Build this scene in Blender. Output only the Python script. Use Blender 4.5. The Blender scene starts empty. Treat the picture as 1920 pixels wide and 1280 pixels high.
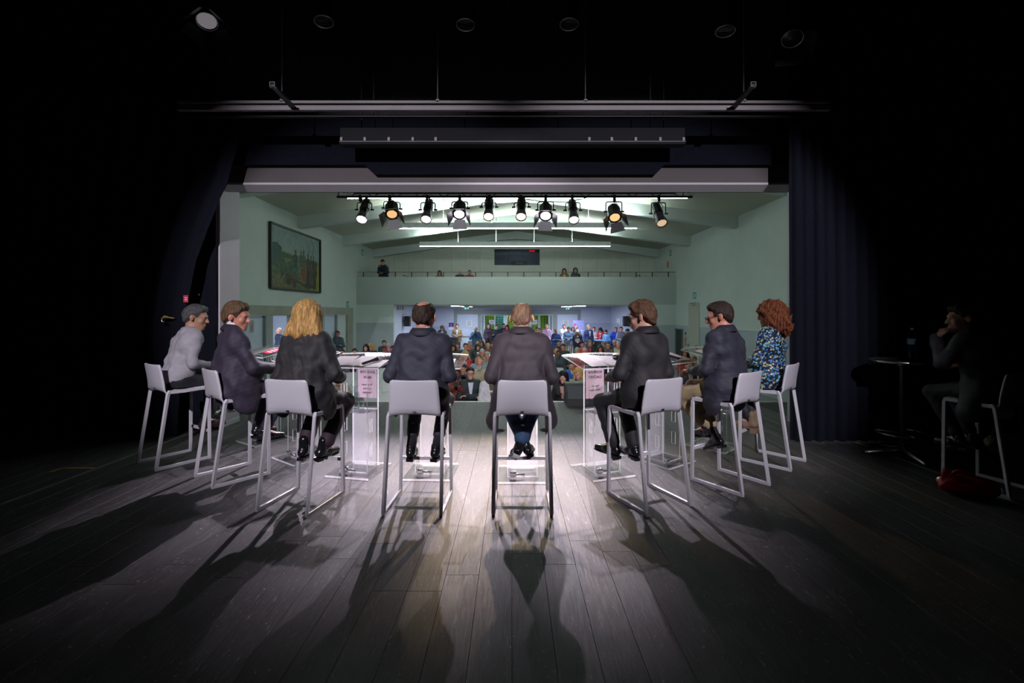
import bpy, math, random
import numpy as np
from mathutils import Vector, Matrix

random.seed(7)
np.random.seed(7)
R = math.radians
scene = bpy.context.scene
COL = scene.collection

# ------------------------------------------------------------------ camera
FPX, CX, CY, EYE = 860.0, 960.0, 585.0, 1.59      # focal length in px (1920 wide), horizon, eye height
cam_d = bpy.data.cameras.new('camera')
cam_d.sensor_width = 36.0
cam_d.lens = FPX / 1920 * 36.0
cam_d.shift_y = -(640 - CY) / 1920
cam_d.clip_end = 200
cam = bpy.data.objects.new('camera', cam_d)
COL.objects.link(cam)
cam.location = (0, 0, EYE)
cam.rotation_euler = (R(90), 0, 0)
scene.camera = cam

# ------------------------------------------------------------------ world + exposure
w = bpy.data.worlds.new('world')
scene.world = w
w.use_nodes = True
w.node_tree.nodes['Background'].inputs[0].default_value = (0, 0, 0, 1)
w.node_tree.nodes['Background'].inputs[1].default_value = 0
vs = scene.view_settings
vs.view_transform = 'Standard'
vs.look = 'None'
vs.exposure = 0.0
vs.gamma = 1.0
vs.use_curve_mapping = False
scene.cycles.max_bounces = 8
scene.cycles.transparent_max_bounces = 40
scene.cycles.caustics_reflective = False
scene.cycles.caustics_refractive = False
scene.cycles.sample_clamp_indirect = 3.0

# light levels (the lamps themselves are built further down)
HALL_UP, HALL_DOWN = 150.0, 132.0   # hanging fluorescent battens in the hall: light up to the ceiling, thin line below
FOYER_STRIP = 46.0      # lamps under the balcony
SIDE_ROOM = 170.0        # lamps in the side room on the left
SPOT_W = 840.0          # front spots on the truss
BACK_W = 1650.0          # the two flood lamps at the rear of the stage, above and behind the camera

def at(px, py, Y):
    """photo pixel + distance -> world point"""
    return Vector(((px - CX) * Y / FPX, Y, EYE - (py - CY) * Y / FPX))

# ------------------------------------------------------------------ materials
def _nodes(name):
    m = bpy.data.materials.new(name)
    m.use_nodes = True
    nt = m.node_tree
    return m, nt, nt.nodes['Principled BSDF']

def mat(name, col, rough=0.5, metal=0.0, spec=0.5, var=0.08, scale=6.0, bump=0.0, bscale=60.0,
        stretch=(1, 1, 1), sheen=0.0, coat=0.0, objrand=0.0):
    m, nt, p = _nodes(name)
    N, L = nt.nodes, nt.links
    tc = N.new('ShaderNodeTexCoord')
    mp = N.new('ShaderNodeMapping')
    mp.inputs['Scale'].default_value = stretch
    L.new(tc.outputs['Object'], mp.inputs[0])
    nz = N.new('ShaderNodeTexNoise')
    nz.inputs['Scale'].default_value = scale
    nz.inputs['Detail'].default_value = 4
    L.new(mp.outputs[0], nz.inputs[0])
    rp = N.new('ShaderNodeValToRGB')
    lo = [max(0, c * (1 - var)) for c in col]
    hi = [min(1, c * (1 + var)) for c in col]
    rp.color_ramp.elements[0].color = (*lo, 1)
    rp.color_ramp.elements[1].color = (*hi, 1)
    rp.color_ramp.elements[0].position = 0.3
    rp.color_ramp.elements[1].position = 0.7
    L.new(nz.outputs[0], rp.inputs[0])
    src = rp.outputs[0]
    if objrand:
        oi = N.new('ShaderNodeObjectInfo')
        mr = N.new('ShaderNodeMapRange')
        mr.inputs[3].default_value = 1 - objrand
        mr.inputs[4].default_value = 1 + objrand
        L.new(oi.outputs['Random'], mr.inputs[0])
        mx = N.new('ShaderNodeMix')
        mx.data_type = 'RGBA'
        mx.blend_type = 'MULTIPLY'
        mx.inputs[0].default_value = 1
        L.new(src, mx.inputs[6])
        L.new(mr.outputs[0], mx.inputs[7])
        src = mx.outputs[2]
    L.new(src, p.inputs['Base Color'])
    p.inputs['Roughness'].default_value = rough
    p.inputs['Metallic'].default_value = metal
    p.inputs['Specular IOR Level'].default_value = spec
    if sheen:
        p.inputs['Sheen Weight'].default_value = sheen
        p.inputs['Sheen Roughness'].default_value = 0.5
    if coat:
        p.inputs['Coat Weight'].default_value = coat
        p.inputs['Coat Roughness'].default_value = 0.1
    if bump:
        b = N.new('ShaderNodeTexNoise')
        b.inputs['Scale'].default_value = bscale
        b.inputs['Detail'].default_value = 3
        L.new(mp.outputs[0], b.inputs[0])
        bp = N.new('ShaderNodeBump')
        bp.inputs['Strength'].default_value = bump
        bp.inputs['Distance'].default_value = 0.01
        L.new(b.outputs[0], bp.inputs['Height'])
        L.new(bp.outputs[0], p.inputs['Normal'])
    return m

def emit(name, col, s):
    m = bpy.data.materials.new(name)
    m.use_nodes = True
    nt = m.node_tree
    nt.nodes.clear()
    e = nt.nodes.new('ShaderNodeEmission')
    e.inputs[0].default_value = (*col, 1)
    e.inputs[1].default_value = s
    o = nt.nodes.new('ShaderNodeOutputMaterial')
    nt.links.new(e.outputs[0], o.inputs[0])
    return m

def clear(name, tint=(0.94, 0.97, 0.97), ior=1.45, white=0.0, wcol=(.85, .85, .88)):
    """clear sheet (acrylic, glass): transparent + fresnel gloss, white = share of frosting"""
    m = bpy.data.materials.new(name)
    m.use_nodes = True
    nt = m.node_tree
    nt.nodes.clear()
    N, L = nt.nodes, nt.links
    t = N.new('ShaderNodeBsdfTransparent')
    t.inputs[0].default_value = (*tint, 1)
    g = N.new('ShaderNodeBsdfGlossy')
    g.inputs['Roughness'].default_value = 0.04
    lw = N.new('ShaderNodeLayerWeight')
    lw.inputs[0].default_value = 0.5
    pw_ = N.new('ShaderNodeMath'); pw_.operation = 'POWER'; pw_.inputs[1].default_value = 4.0
    L.new(lw.outputs['Facing'], pw_.inputs[0])
    fr = N.new('ShaderNodeMapRange')
    f0 = ((ior - 1) / (ior + 1)) ** 2 * .9
    fr.inputs[3].default_value = f0; fr.inputs[4].default_value = .85
    L.new(pw_.outputs[0], fr.inputs[0])
    mx = N.new('ShaderNodeMixShader')
    L.new(fr.outputs[0], mx.inputs[0])
    L.new(t.outputs[0], mx.inputs[1])
    L.new(g.outputs[0], mx.inputs[2])
    out = mx.outputs[0]
    if white:
        d = N.new('ShaderNodeBsdfDiffuse')
        d.inputs[0].default_value = (*wcol, 1)
        tl = N.new('ShaderNodeBsdfTranslucent')
        tl.inputs[0].default_value = (*wcol, 1)
        a = N.new('ShaderNodeMixShader')
        a.inputs[0].default_value = 0.65
        L.new(d.outputs[0], a.inputs[1])
        L.new(tl.outputs[0], a.inputs[2])
        b = N.new('ShaderNodeMixShader')
        nz = N.new('ShaderNodeTexNoise')
        nz.inputs['Scale'].default_value = 3
        mr = N.new('ShaderNodeMapRange')
        mr.inputs[3].default_value = white * 0.9
        mr.inputs[4].default_value = min(1, white * 1.1)
        L.new(nz.outputs[0], mr.inputs[0])
        L.new(mr.outputs[0], b.inputs[0])
        L.new(out, b.inputs[1])
        L.new(a.outputs[0], b.inputs[2])
        out = b.outputs[0]
    o = N.new('ShaderNodeOutputMaterial')
    L.new(out, o.inputs[0])
    return m

def attr_mat(name, rough=0.6, spec=0.3):
    m, nt, p = _nodes(name)
    a = nt.nodes.new('ShaderNodeVertexColor')
    a.layer_name = 'print'
    nt.links.new(a.outputs[0], p.inputs['Base Color'])
    p.inputs['Roughness'].default_value = rough
    p.inputs['Specular IOR Level'].default_value = spec
    return m

def plank_mat(name, col, wear):
    m, nt, p = _nodes(name)
    N, L = nt.nodes, nt.links
    tc = N.new('ShaderNodeTexCoord')
    oi = N.new('ShaderNodeObjectInfo')
    sc = N.new('ShaderNodeVectorMath'); sc.operation = 'SCALE'
    cx = N.new('ShaderNodeCombineXYZ')
    for i in range(3):
        L.new(oi.outputs['Random'], cx.inputs[i])
    L.new(cx.outputs[0], sc.inputs[0]); sc.inputs['Scale'].default_value = 37.0
    ad = N.new('ShaderNodeVectorMath'); ad.operation = 'ADD'
    L.new(tc.outputs['Object'], ad.inputs[0]); L.new(sc.outputs[0], ad.inputs[1])
    def noise(scale, stretch, detail=5, dist=0.0):
        mp = N.new('ShaderNodeMapping'); mp.inputs['Scale'].default_value = stretch
        L.new(ad.outputs[0], mp.inputs[0])
        n = N.new('ShaderNodeTexNoise'); n.inputs['Scale'].default_value = scale
        n.inputs['Detail'].default_value = detail; n.inputs['Distortion'].default_value = dist
        L.new(mp.outputs[0], n.inputs[0]); return n.outputs[0]
    def ramp(s, a, b, c0, c1):
        r = N.new('ShaderNodeValToRGB'); r.color_ramp.elements[0].position = a; r.color_ramp.elements[1].position = b
        r.color_ramp.elements[0].color = (*c0, 1); r.color_ramp.elements[1].color = (*c1, 1)
        L.new(s, r.inputs[0]); return r.outputs[0]
    def mix(f, a, b, mode='MIX'):
        x = N.new('ShaderNodeMix'); x.data_type = 'RGBA'; x.blend_type = mode
        if isinstance(f, float): x.inputs[0].default_value = f
        else: L.new(f, x.inputs[0])
        L.new(a, x.inputs[6]); L.new(b, x.inputs[7]); return x.outputs[2]
    grain = noise(9, (9, 0.7, 1), 6, 0.8)
    base = ramp(grain, 0.35, 0.7, [c * 0.55 for c in col], [c * 1.5 for c in col])
    patch = ramp(noise(3.2, (1, 0.6, 1), 4), 0.55, 0.78, (0, 0, 0), (1, 1, 1))
    worn = N.new('ShaderNodeRGB'); worn.outputs[0].default_value = (*[c * 1.8 for c in col], 1)
    base = mix(patch, base, worn.outputs[0])
    specks = ramp(noise(46, (1, 0.8, 1), 2), 0.70, 0.73, (0, 0, 0), (1, 1, 1))
    scr = ramp(noise(26, (3.4, 0.35, 1), 3, 1.5), 0.655, 0.70, (0, 0, 0), (1, 1, 1))
    light = N.new('ShaderNodeRGB'); light.outputs[0].default_value = (wear, wear * 0.93, wear * 0.86, 1)
    both = mix(1.0, specks, scr, 'LIGHTEN')
    base = mix(both, base, light.outputs[0])
    mr = N.new('ShaderNodeMapRange'); mr.inputs[3].default_value = 0.8; mr.inputs[4].default_value = 1.2
    L.new(oi.outputs['Random'], mr.inputs[0])
    base = mix(1.0, base, mr.outputs[0], 'MULTIPLY')
    L.new(base, p.inputs['Base Color'])
    rr = N.new('ShaderNodeMapRange'); rr.inputs[3].default_value = 0.46; rr.inputs[4].default_value = 0.70
    L.new(grain, rr.inputs[0]); L.new(rr.outputs[0], p.inputs['Roughness'])
    p.inputs['Specular IOR Level'].default_value = 0.4
    bp = N.new('ShaderNodeBump'); bp.inputs['Strength'].default_value = 0.35; bp.inputs['Distance'].default_value = 0.003
    L.new(grain, bp.inputs['Height']); L.new(bp.outputs[0], p.inputs['Normal'])
    return m

def floral_mat(name):
    m, nt, p = _nodes(name)
    N, L = nt.nodes, nt.links
    tc = N.new('ShaderNodeTexCoord')
    v = N.new('ShaderNodeTexVoronoi'); v.inputs['Scale'].default_value = 52
    L.new(tc.outputs['Object'], v.inputs[0])
    sp = N.new('ShaderNodeSeparateColor'); L.new(v.outputs['Color'], sp.inputs[0])
    r = N.new('ShaderNodeValToRGB'); r.color_ramp.interpolation = 'CONSTANT'
    cs = [(0.0, (.006, .007, .012)), (.34, (.06, .28, .55)), (.54, (.02, .06, .3)), (.68, (.5, .5, .3)), (.84, (.10, .42, .6)), (.93, (.62, .6, .55))]
    r.color_ramp.elements[0].color = (*cs[0][1], 1)
    r.color_ramp.elements[1].position = cs[1][0]; r.color_ramp.elements[1].color = (*cs[1][1], 1)
    for q, c in cs[2:]:
        e = r.color_ramp.elements.new(q); e.color = (*c, 1)
    L.new(sp.outputs[0], r.inputs[0])
    g = N.new('ShaderNodeMath'); g.operation = 'GREATER_THAN'; g.inputs[1].default_value = 0.58
    L.new(v.outputs['Distance'], g.inputs[0])
    mx = N.new('ShaderNodeMix'); mx.data_type = 'RGBA'
    L.new(g.outputs[0], mx.inputs[0]); L.new(r.outputs[0], mx.inputs[6])
    mx.inputs[7].default_value = (.006, .007, .012, 1)
    L.new(mx.outputs[2], p.inputs['Base Color'])
    p.inputs['Roughness'].default_value = 0.7
    return m

M = {}
M['wall'] = mat('hall wall paint', (.56, .63, .59), .75, var=.03, scale=1.5)
M['wall_low'] = mat('hall dado paint', (.38, .44, .45), .6, var=.03, scale=1.5)
M['ceil'] = mat('hall ceiling paint', (.44, .45, .36), .8, var=.03, scale=1.2)
M['beam'] = mat('beam paint', (.56, .62, .58), .75, var=.03, scale=1.2)
M['parapet'] = mat('parapet paint', (.40, .45, .425), .75, var=.02, scale=1)
M['panelwood'] = mat('pale wall panel', (.55, .58, .50), .7, var=.05, scale=2)
M['concrete'] = mat('fair faced concrete', (.30, .31, .25), .8, var=.12, scale=3, bump=.2)
M['reveal'] = mat('proscenium paint', (.60, .56, .60), .7, var=.04, scale=2)
M['header'] = mat('header paint', (.115, .10, .105), .8, var=.08, scale=1.5)
M['black_wall'] = mat('black stage paint', (.010, .010, .013), .9, var=.2, scale=2)
M['curtain'] = mat('black stage curtain', (.008, .009, .016), .95, spec=.1, var=.15, scale=30, sheen=.02)
M['plank'] = plank_mat('black stained stage board', (.040, .037, .039), .22)
M['subfloor'] = mat('stage subfloor', (.008, .008, .008), .9)
M['nosing'] = mat('stage nosing', (.62, .66, .64), .5, var=.04)
M['hall_floor'] = mat('hall linoleum', (.20, .21, .20), .4, var=.06, scale=2)
M['dark_lens'] = mat('dark lamp glass', (.03, .03, .034), .12, var=.1)
M['steel'] = mat('brushed aluminium', (.62, .62, .64), .28, 1.0, var=.05, scale=20)
M['chrome'] = mat('chrome', (.8, .8, .82), .12, 1.0, var=.02)
M['black_metal'] = mat('black lamp metal', (.014, .015, .018), .45, .0, spec=.5, var=.2, scale=10)
M['dark_rail'] = mat('dark rail metal', (.02, .022, .022), .5, .0, var=.1)
M['grey_rail'] = mat('painted steel purlin', (.30, .27, .28), .5, var=.08, scale=3)
M['stool'] = mat('white moulded stool plastic', (.58, .56, .62), .42, var=.03, scale=4)
M['stool_leg'] = mat('white lacquered stool leg', (.60, .58, .63), .35, var=.03, scale=4)
M['badge'] = mat('black badge', (.01, .01, .01), .4)
M['chair'] = mat('pale grey chair shell', (.44, .51, .47), .5, var=.04, scale=3)
M['chair_leg'] = mat('grey chair leg', (.30, .31, .31), .4, .6)
M['acrylic'] = clear('clear acrylic', (.985, .99, .99))
M['acrylic_edge'] = clear('polished acrylic edge', (.97, .98, .99), white=.62)
M['frost'] = clear('frosted acrylic', (.95, .95, .98), white=.14)
M['glass'] = clear('drinking glass', (.96, .98, .98))
M['pane'] = clear('window pane', (.90, .95, .93))
M['water'] = clear('water', (.93, .97, .96), 1.33)
M['petblue'] = clear('bottle plastic', (.45, .68, .78))
M['greencap'] = mat('green cap', (.02, .25, .15), .5)
M['paper'] = mat('white paper', (.36, .35, .35), .8, var=.02)
M['sign_paper'] = clear('sign paper', (.9, .8, .86), white=.93, wcol=(.70, .61, .66))
M['ink'] = mat('printed ink', (.05, .04, .06), .8)
M['ink_grey'] = mat('grey printed line', (.15, .15, .16), .8)
M['red_print'] = mat('red print', (.62, .04, .09), .6)
M['blue_print'] = mat('blue pen plastic', (.02, .06, .55), .4)
M['mic_grille'] = mat('microphone grille', (.55, .54, .56), .4, .7, var=.3, scale=300)
M['mic_body'] = mat('microphone body', (.015, .015, .017), .4)
M['monitor'] = mat('black loudspeaker cabinet', (.012, .013, .014), .6, var=.15, scale=40)
M['speaker_grille'] = mat('speaker grille cloth', (.045, .055, .055), .7, var=.3, scale=200)
M['door'] = mat('painted door leaf', (.60, .68, .80), .5, var=.03)
M['door_frame'] = mat('grey door frame', (.30, .33, .32), .6, var=.05)
M['foyer_wall'] = mat('foyer wall paint', (.60, .64, .76), .7, var=.03)
M['foyer_low'] = mat('foyer dado paint', (.46, .51, .64), .6, var=.03)
M['foyer_ceiling'] = mat('foyer ceiling board', (.52, .47, .38), .8, var=.05)
M['green_panel'] = mat('lime perforated panel', (.35, .55, .02), .5, var=.08, scale=4)
M['teal_panel'] = mat('teal perforated panel', (.10, .36, .26), .5, var=.08, scale=4)
M['hole'] = mat('dark perforation', (.01, .02, .01), .9)
M['exit_green'] = mat('exit sign green', (.01, .30, .20), .4, var=.05)
M['exit_white'] = mat('exit sign white', (.85, .9, .88), .4)
M['banner_blue'] = mat('blue banner print', (.01, .09, .42), .6, var=.05)
M['banner_violet'] = mat('violet banner print', (.33, .32, .72), .6, var=.06)
M['white_print'] = mat('white print', (.85, .87, .9), .7, var=.02)
M['bottle_label'] = mat('bottle label', (.12, .22, .30), .5)
M['lightblue_print'] = mat('light blue print', (.30, .52, .82), .6)
M['lime_print'] = mat('lime print', (.35, .6, .25), .6)
M['orange_print'] = mat('orange print', (.50, .16, .03), .6)
M['table_black'] = mat('black table cover', (.01, .011, .016), .7)
M['louver'] = mat('grey louvre', (.16, .19, .19), .5)
M['booth'] = mat('control room wall', (.20, .20, .28), .7, var=.04)
M['booth_dark'] = mat('control desk', (.01, .01, .012), .5)
M['red_bag'] = mat('red patent leather', (.42, .008, .012), .22, var=.15, scale=7, bump=.5, bscale=9, coat=.6)
M['beige_bag'] = mat('beige leather', (.30, .20, .12), .55, var=.1)
M['yellow_tape'] = mat('yellow marking tape', (.40, .27, .07), .7)
M['white_tape'] = mat('worn white line', (.30, .29, .27), .8, var=.3, scale=20)
M['plant'] = mat('plant leaf', (.03, .16, .03), .6)
M['frame_black'] = mat('black picture frame', (.008, .01, .01), .4)
M['print'] = attr_mat('painted picture')
M['strip_body'] = mat('batten housing', (.62, .66, .66), .5)
M['hall_tube'] = emit('hall fluorescent tube', (.84, 1.0, .97), HALL_UP)
M['hall_line'] = emit('hall batten lower diffuser', (.84, 1.0, .97), HALL_DOWN)
M['foyer_tube'] = emit('foyer fluorescent tube', (.72, .80, 1.0), FOYER_STRIP)
M['room_tube'] = emit('side room lamp', (.75, .86, 1.0), SIDE_ROOM)
M['skin_a'] = mat('fair skin', (.56, .30, .22), .5, var=.10, scale=18)
M['skin_b'] = mat('ruddy skin', (.55, .23, .16), .5, var=.12, scale=18)
M['skin_c'] = mat('tan skin', (.42, .22, .14), .5, var=.10, scale=18)
M['skin_d'] = mat('brown skin', (.13, .065, .04), .5, var=.10, scale=18)
M['eye'] = mat('eye', (.38, .36, .35), .2, var=.02)
M['iris'] = mat('iris', (.03, .025, .02), .2)
M['lens'] = clear('spectacle lens', (.92, .95, .98))
M['shoe'] = mat('black polished leather', (.010, .010, .012), .22, spec=.6, var=.2)
M['shoe_brown'] = mat('dark brown leather', (.028, .016, .014), .3, var=.2)
M['boot_tan'] = mat('tan suede', (.20, .13, .085), .8, var=.12)
M['sock'] = mat('black sock', (.012, .012, .016), .9)

def hairmat(name, col):
    return mat(name, col, .6, var=.5, scale=28, stretch=(3.2, 3.2, .5), bump=.7, bscale=60, spec=.25)
def cloth(name, col, **k):
    a = dict(rough=.68, spec=.4, var=.10, scale=14, sheen=.03, bump=.12, bscale=140)
    a.update(k)
    return mat(name, col, **a)
_cc = {}
def cmat(kind, col):
    """cloth / hair / skin material by colour, made once"""
    key = (kind, tuple(col))
    if key not in _cc:
        nm = '%s %d' % (kind, len(_cc))
        _cc[key] = hairmat(nm, col) if kind == 'hair' else cloth(nm, col)
    return _cc[key]

# ------------------------------------------------------------------ mesh builder
class MB:
    def __init__(s):
        s.v, s.f, s.m, s.sm = [], [], [], []
    def add(s, vs, fs, m=0, smooth=False, mtx=None):
        o = len(s.v)
        if mtx is not None:
            vs = [mtx @ Vector(v) for v in vs]
        s.v += [tuple(v) for v in vs]
        for f in fs:
            s.f.append([i + o for i in f]); s.m.append(m); s.sm.append(smooth)
        return s
    def box(s, lo, hi, m=0, mtx=None):
        x0, y0, z0 = lo; x1, y1, z1 = hi
        vs = [(x0, y0, z0), (x1, y0, z0), (x1, y1, z0), (x0, y1, z0), (x0, y0, z1), (x1, y0, z1), (x1, y1, z1), (x0, y1, z1)]
        return s.add(vs, [(0, 3, 2, 1), (4, 5, 6, 7), (0, 1, 5, 4), (1, 2, 6, 5), (2, 3, 7, 6), (3, 0, 4, 7)], m, False, mtx)
    def cbox(s, lo, hi, c=.004, m=0, mtx=None):
        """box with chamfered edges: three stacked rings on each end"""
        x0, y0, z0 = lo; x1, y1, z1 = hi
        def ring(z, i):
            return [(x0 + i + c, y0 + i, z), (x1 - i - c, y0 + i, z), (x1 - i, y0 + i + c, z), (x1 - i, y1 - i - c, z),
                    (x1 - i - c, y1 - i, z), (x0 + i + c, y1 - i, z), (x0 + i, y1 - i - c, z), (x0 + i, y0 + i + c, z)]
        rs = [ring(z0, c), ring(z0 + c, 0), ring(z1 - c, 0), ring(z1, c)]
        vs = sum(rs, [])
        fs = [tuple(range(7, -1, -1)), tuple(range(24, 32))]
        for k in range(3):
            for i in range(8):
                j = (i + 1) % 8
                fs.append((k * 8 + i, k * 8 + j, k * 8 + 8 + j, k * 8 + 8 + i))
        return s.add(vs, fs, m, False, mtx)
    def tube(s, pts, r, n=10, m=0, mtx=None, closed=False, prof=None, up=None, smooth=True):
        """sweep a circle (or profile [(u,v)..]) along points; r = number or list"""
        P = [Vector(p) for p in pts]
        k = len(P)
        rr = r if isinstance(r, (list, tuple)) else [r] * k
        if prof is None:
            prof = [(math.cos(2 * math.pi * i / n), math.sin(2 * math.pi * i / n)) for i in range(n)]
        n = len(prof)
        vs, prev = [], None
        for i in range(k):
            a = P[(i - 1) % k] if (closed or i > 0) else P[i]
            b = P[(i + 1) % k] if (closed or i < k - 1) else P[i]
            t = (b - a)
            t = t.normalized() if t.length > 1e-9 else Vector((0, 0, 1))
            if prev is None:
                u = Vector(up) if up is not None else (Vector((0, 0, 1)) if abs(t.z) < .9 else Vector((1, 0, 0)))
            else:
                u = prev
            u = (u - t * u.dot(t))
            u = u.normalized() if u.length > 1e-6 else t.orthogonal().normalized()
            prev = u
            q = t.cross(u)
            # mitre
            sc = 1.0
            if 0 < i < k - 1 or closed:
                d1 = (P[i] - a).normalized(); d2 = (b - P[i]).normalized()
                c = max(.5, math.cos(d1.angle(d2, 0) / 2)); sc = 1 / c
            for (x, y) in prof:
                vs.append(P[i] + (u * x + q * y) * rr[i] * (sc if sc < 1.3 else 1.3))
        fs = []
        kk = k if closed else k - 1
        for i in range(kk):
            j = (i + 1) % k
            for a in range(n):
                b = (a + 1) % n
                fs.append((i * n + a, i * n + b, j * n + b, j * n + a))
        s.add(vs, fs, m, smooth, mtx)
        if not closed:
            o = len(s.v) - len(vs)
            s.f.append([o + i for i in range(n - 1, -1, -1)]); s.m.append(m); s.sm.append(False)
            s.f.append([o + (k - 1) * n + i for i in range(n)]); s.m.append(m); s.sm.append(False)
        return s
    def bar(s, a, b, w, h, m=0, up=None, mtx=None):
        pr = [(-h / 2, -w / 2), (h / 2, -w / 2), (h / 2, w / 2), (-h / 2, w / 2)]
        return s.tube([a, b], 1.0, m=m, prof=pr, up=up, smooth=False, mtx=mtx)
    def lathe(s, prof, n=20, m=0, mtx=None, smooth=True, cap=True):
        vs, fs = [], []
        k = len(prof)
        for (r, z) in prof:
            for i in range(n):
                a = 2 * math.pi * i / n
                vs.append((r * math.cos(a), r * math.sin(a), z))
        for i in range(k - 1):
            for a in range(n):
                b = (a + 1) % n
                fs.append((i * n + a, i * n + b, (i + 1) * n + b, (i + 1) * n + a))
        s.add(vs, fs, m, smooth, mtx)
        if cap:
            o = len(s.v) - len(vs)
            s.f.append([o + i for i in range(n - 1, -1, -1)]); s.m.append(m); s.sm.append(False)
            s.f.append([o + (k - 1) * n + i for i in range(n)]); s.m.append(m); s.sm.append(False)
        return s
    def prism(s, poly, z0, z1, m=0, mtx=None, edge=None):
        """polygon in xy extruded z0..z1"""
        n = len(poly)
        vs = [(x, y, z0) for x, y in poly] + [(x, y, z1) for x, y in poly]
        s.add(vs, [tuple(range(n - 1, -1, -1)), tuple(range(n, 2 * n))], m, False, mtx)
        o = len(s.v) - 2 * n
        for i in range(n):
            j = (i + 1) % n
            s.f.append([o + i, o + j, o + n + j, o + n + i]); s.m.append(m if edge is None else edge); s.sm.append(False)
        return s
    def plate(s, xs, ys, holes, t, mtx=None, m=0, edge=1):
        """sheet in xy with rectangular holes (set of cell indices), thickness t along z"""
        nx, ny = len(xs), len(ys)
        o = len(s.v)
        vs = [(x, y, z) for z in (0, t) for y in ys for x in xs]
        if mtx is not None:
            vs = [mtx @ Vector(v) for v in vs]
        s.v += [tuple(v) for v in vs]
        def I(i, j, k): return o + k * nx * ny + j * nx + i
        solid = lambda i, j: 0 <= i < nx - 1 and 0 <= j < ny - 1 and (i, j) not in holes
        def q(f, mm): s.f.append(f); s.m.append(mm); s.sm.append(False)
        for i in range(nx - 1):
            for j in range(ny - 1):
                if not solid(i, j): continue
                q([I(i, j, 1), I(i + 1, j, 1), I(i + 1, j + 1, 1), I(i, j + 1, 1)], m)
                q([I(i, j, 0), I(i, j + 1, 0), I(i + 1, j + 1, 0), I(i + 1, j, 0)], m)
                if not solid(i - 1, j): q([I(i, j, 0), I(i, j, 1), I(i, j + 1, 1), I(i, j + 1, 0)], edge)
                if not solid(i + 1, j): q([I(i + 1, j, 0), I(i + 1, j + 1, 0), I(i + 1, j + 1, 1), I(i + 1, j, 1)], edge)
                if not solid(i, j - 1): q([I(i, j, 0), I(i + 1, j, 0), I(i + 1, j, 1), I(i, j, 1)], edge)
                if not solid(i, j + 1): q([I(i, j + 1, 0), I(i, j + 1, 1), I(i + 1, j + 1, 1), I(i + 1, j + 1, 0)], edge)
        return s
    def sphere(s, c, r, n=12, m=0, mtx=None):
        rr = r if isinstance(r, (tuple, list)) else (r, r, r)
        vs, fs = [], []
        k = n // 2
        for i in range(k + 1):
            th = math.pi * i / k
            for j in range(n):
                ph = 2 * math.pi * j / n
                vs.append((c[0] + rr[0] * math.sin(th) * math.cos(ph), c[1] + rr[1] * math.sin(th) * math.sin(ph), c[2] + rr[2] * math.cos(th)))
        for i in range(k):
            for j in range(n):
                a, b = i * n + j, i * n + (j + 1) % n
                fs.append((a, a + n, b + n, b))
        return s.add(vs, fs, m, True, mtx)
    def mesh(s, name, mats):
        me = bpy.data.meshes.new(name)
        me.from_pydata(s.v, [], s.f)
        for mm in (mats if isinstance(mats, (list, tuple)) else [mats]):
            me.materials.append(mm)
        me.polygons.foreach_set('material_index', s.m)
        me.polygons.foreach_set('use_smooth', s.sm)
        me.update()
        return me
    def build(s, name, mats, parent=None, **k):
        return obj(name, s.mesh(name, mats), parent, **k)

def obj(name, me, parent=None, loc=None, rz=None, mtx=None):
    o = bpy.data.objects.new(name, me)
    COL.objects.link(o)
    if parent is not None:
        o.parent = parent
    if mtx is not None:
        o.matrix_basis = mtx
    if loc is not None:
        o.location = loc
    if rz is not None:
        o.rotation_euler = (0, 0, rz)
    return o

def tag(o, label=None, cat=None, group=None, kind=None):
    if label: o['label'] = label
    if cat: o['category'] = cat
    if group: o['group'] = group
    if kind: o['kind'] = kind
    return o

def thing(name, label, cat, loc=(0, 0, 0), rz=0.0, group=None):
    o = obj(name, None, None, loc, rz)
    o.empty_display_size = .1
    return tag(o, label, cat, group)

def struct(o):
    o['kind'] = 'structure'
    return o

def copy_tree(o, parent=None):
    c = o.copy()
    COL.objects.link(c)
    if parent is not None:
        c.parent = parent
    for ch in list(o.children):
        copy_tree(ch, c)
    return c

def T(x, y, z): return Matrix.Translation((x, y, z))
def RX(a): return Matrix.Rotation(a, 4, 'X')
def RY(a): return Matrix.Rotation(a, 4, 'Y')
def RZ(a): return Matrix.Rotation(a, 4, 'Z')
def frame(o, z, x=None):
    """matrix with local Z along z"""
    z = Vector(z).normalized()
    x = Vector(x) if x is not None else (Vector((1, 0, 0)) if abs(z.x) < .9 else Vector((0, 1, 0)))
    x = (x - z * x.dot(z)).normalized()
    y = z.cross(x)
    m = Matrix((x, y, z)).transposed().to_4x4()
    m.translation = Vector(o)
    return m

def text_mesh(txt, size, align='CENTER', extrude=.0008):
    c = bpy.data.curves.new('lettering', 'FONT')
    c.body = txt; c.size = size; c.align_x = align; c.align_y = 'CENTER'; c.extrude = extrude
    c.resolution_u = 3
    o = bpy.data.objects.new('lettering', c)
    COL.objects.link(o)
    dg = bpy.context.evaluated_depsgraph_get()
    me = bpy.data.meshes.new_from_object(o.evaluated_get(dg))
    bpy.data.objects.remove(o)
    bpy.data.curves.remove(c)
    me.name = 'lettering'
    return me

def lettering(txt, size, m, parent, mtx, align='CENTER', name='lettering'):
    me = text_mesh(txt, size, align)
    me.materials.clear(); me.materials.append(m)
    return obj(name, me, parent, mtx=mtx)
# ================================================================== STAGE HOUSE
EDGE = 8.19                      # front edge of the stage
PX0, PX1 = -3.98, 4.02           # proscenium opening
PY0, PY1 = 6.25, 6.70            # thickness of the proscenium wall
PZ = 3.335
HF = -0.90                       # hall floor
HX0, HX1 = -7.2, 7.6             # hall side walls
BALC = 21.2                      # balcony front

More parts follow.
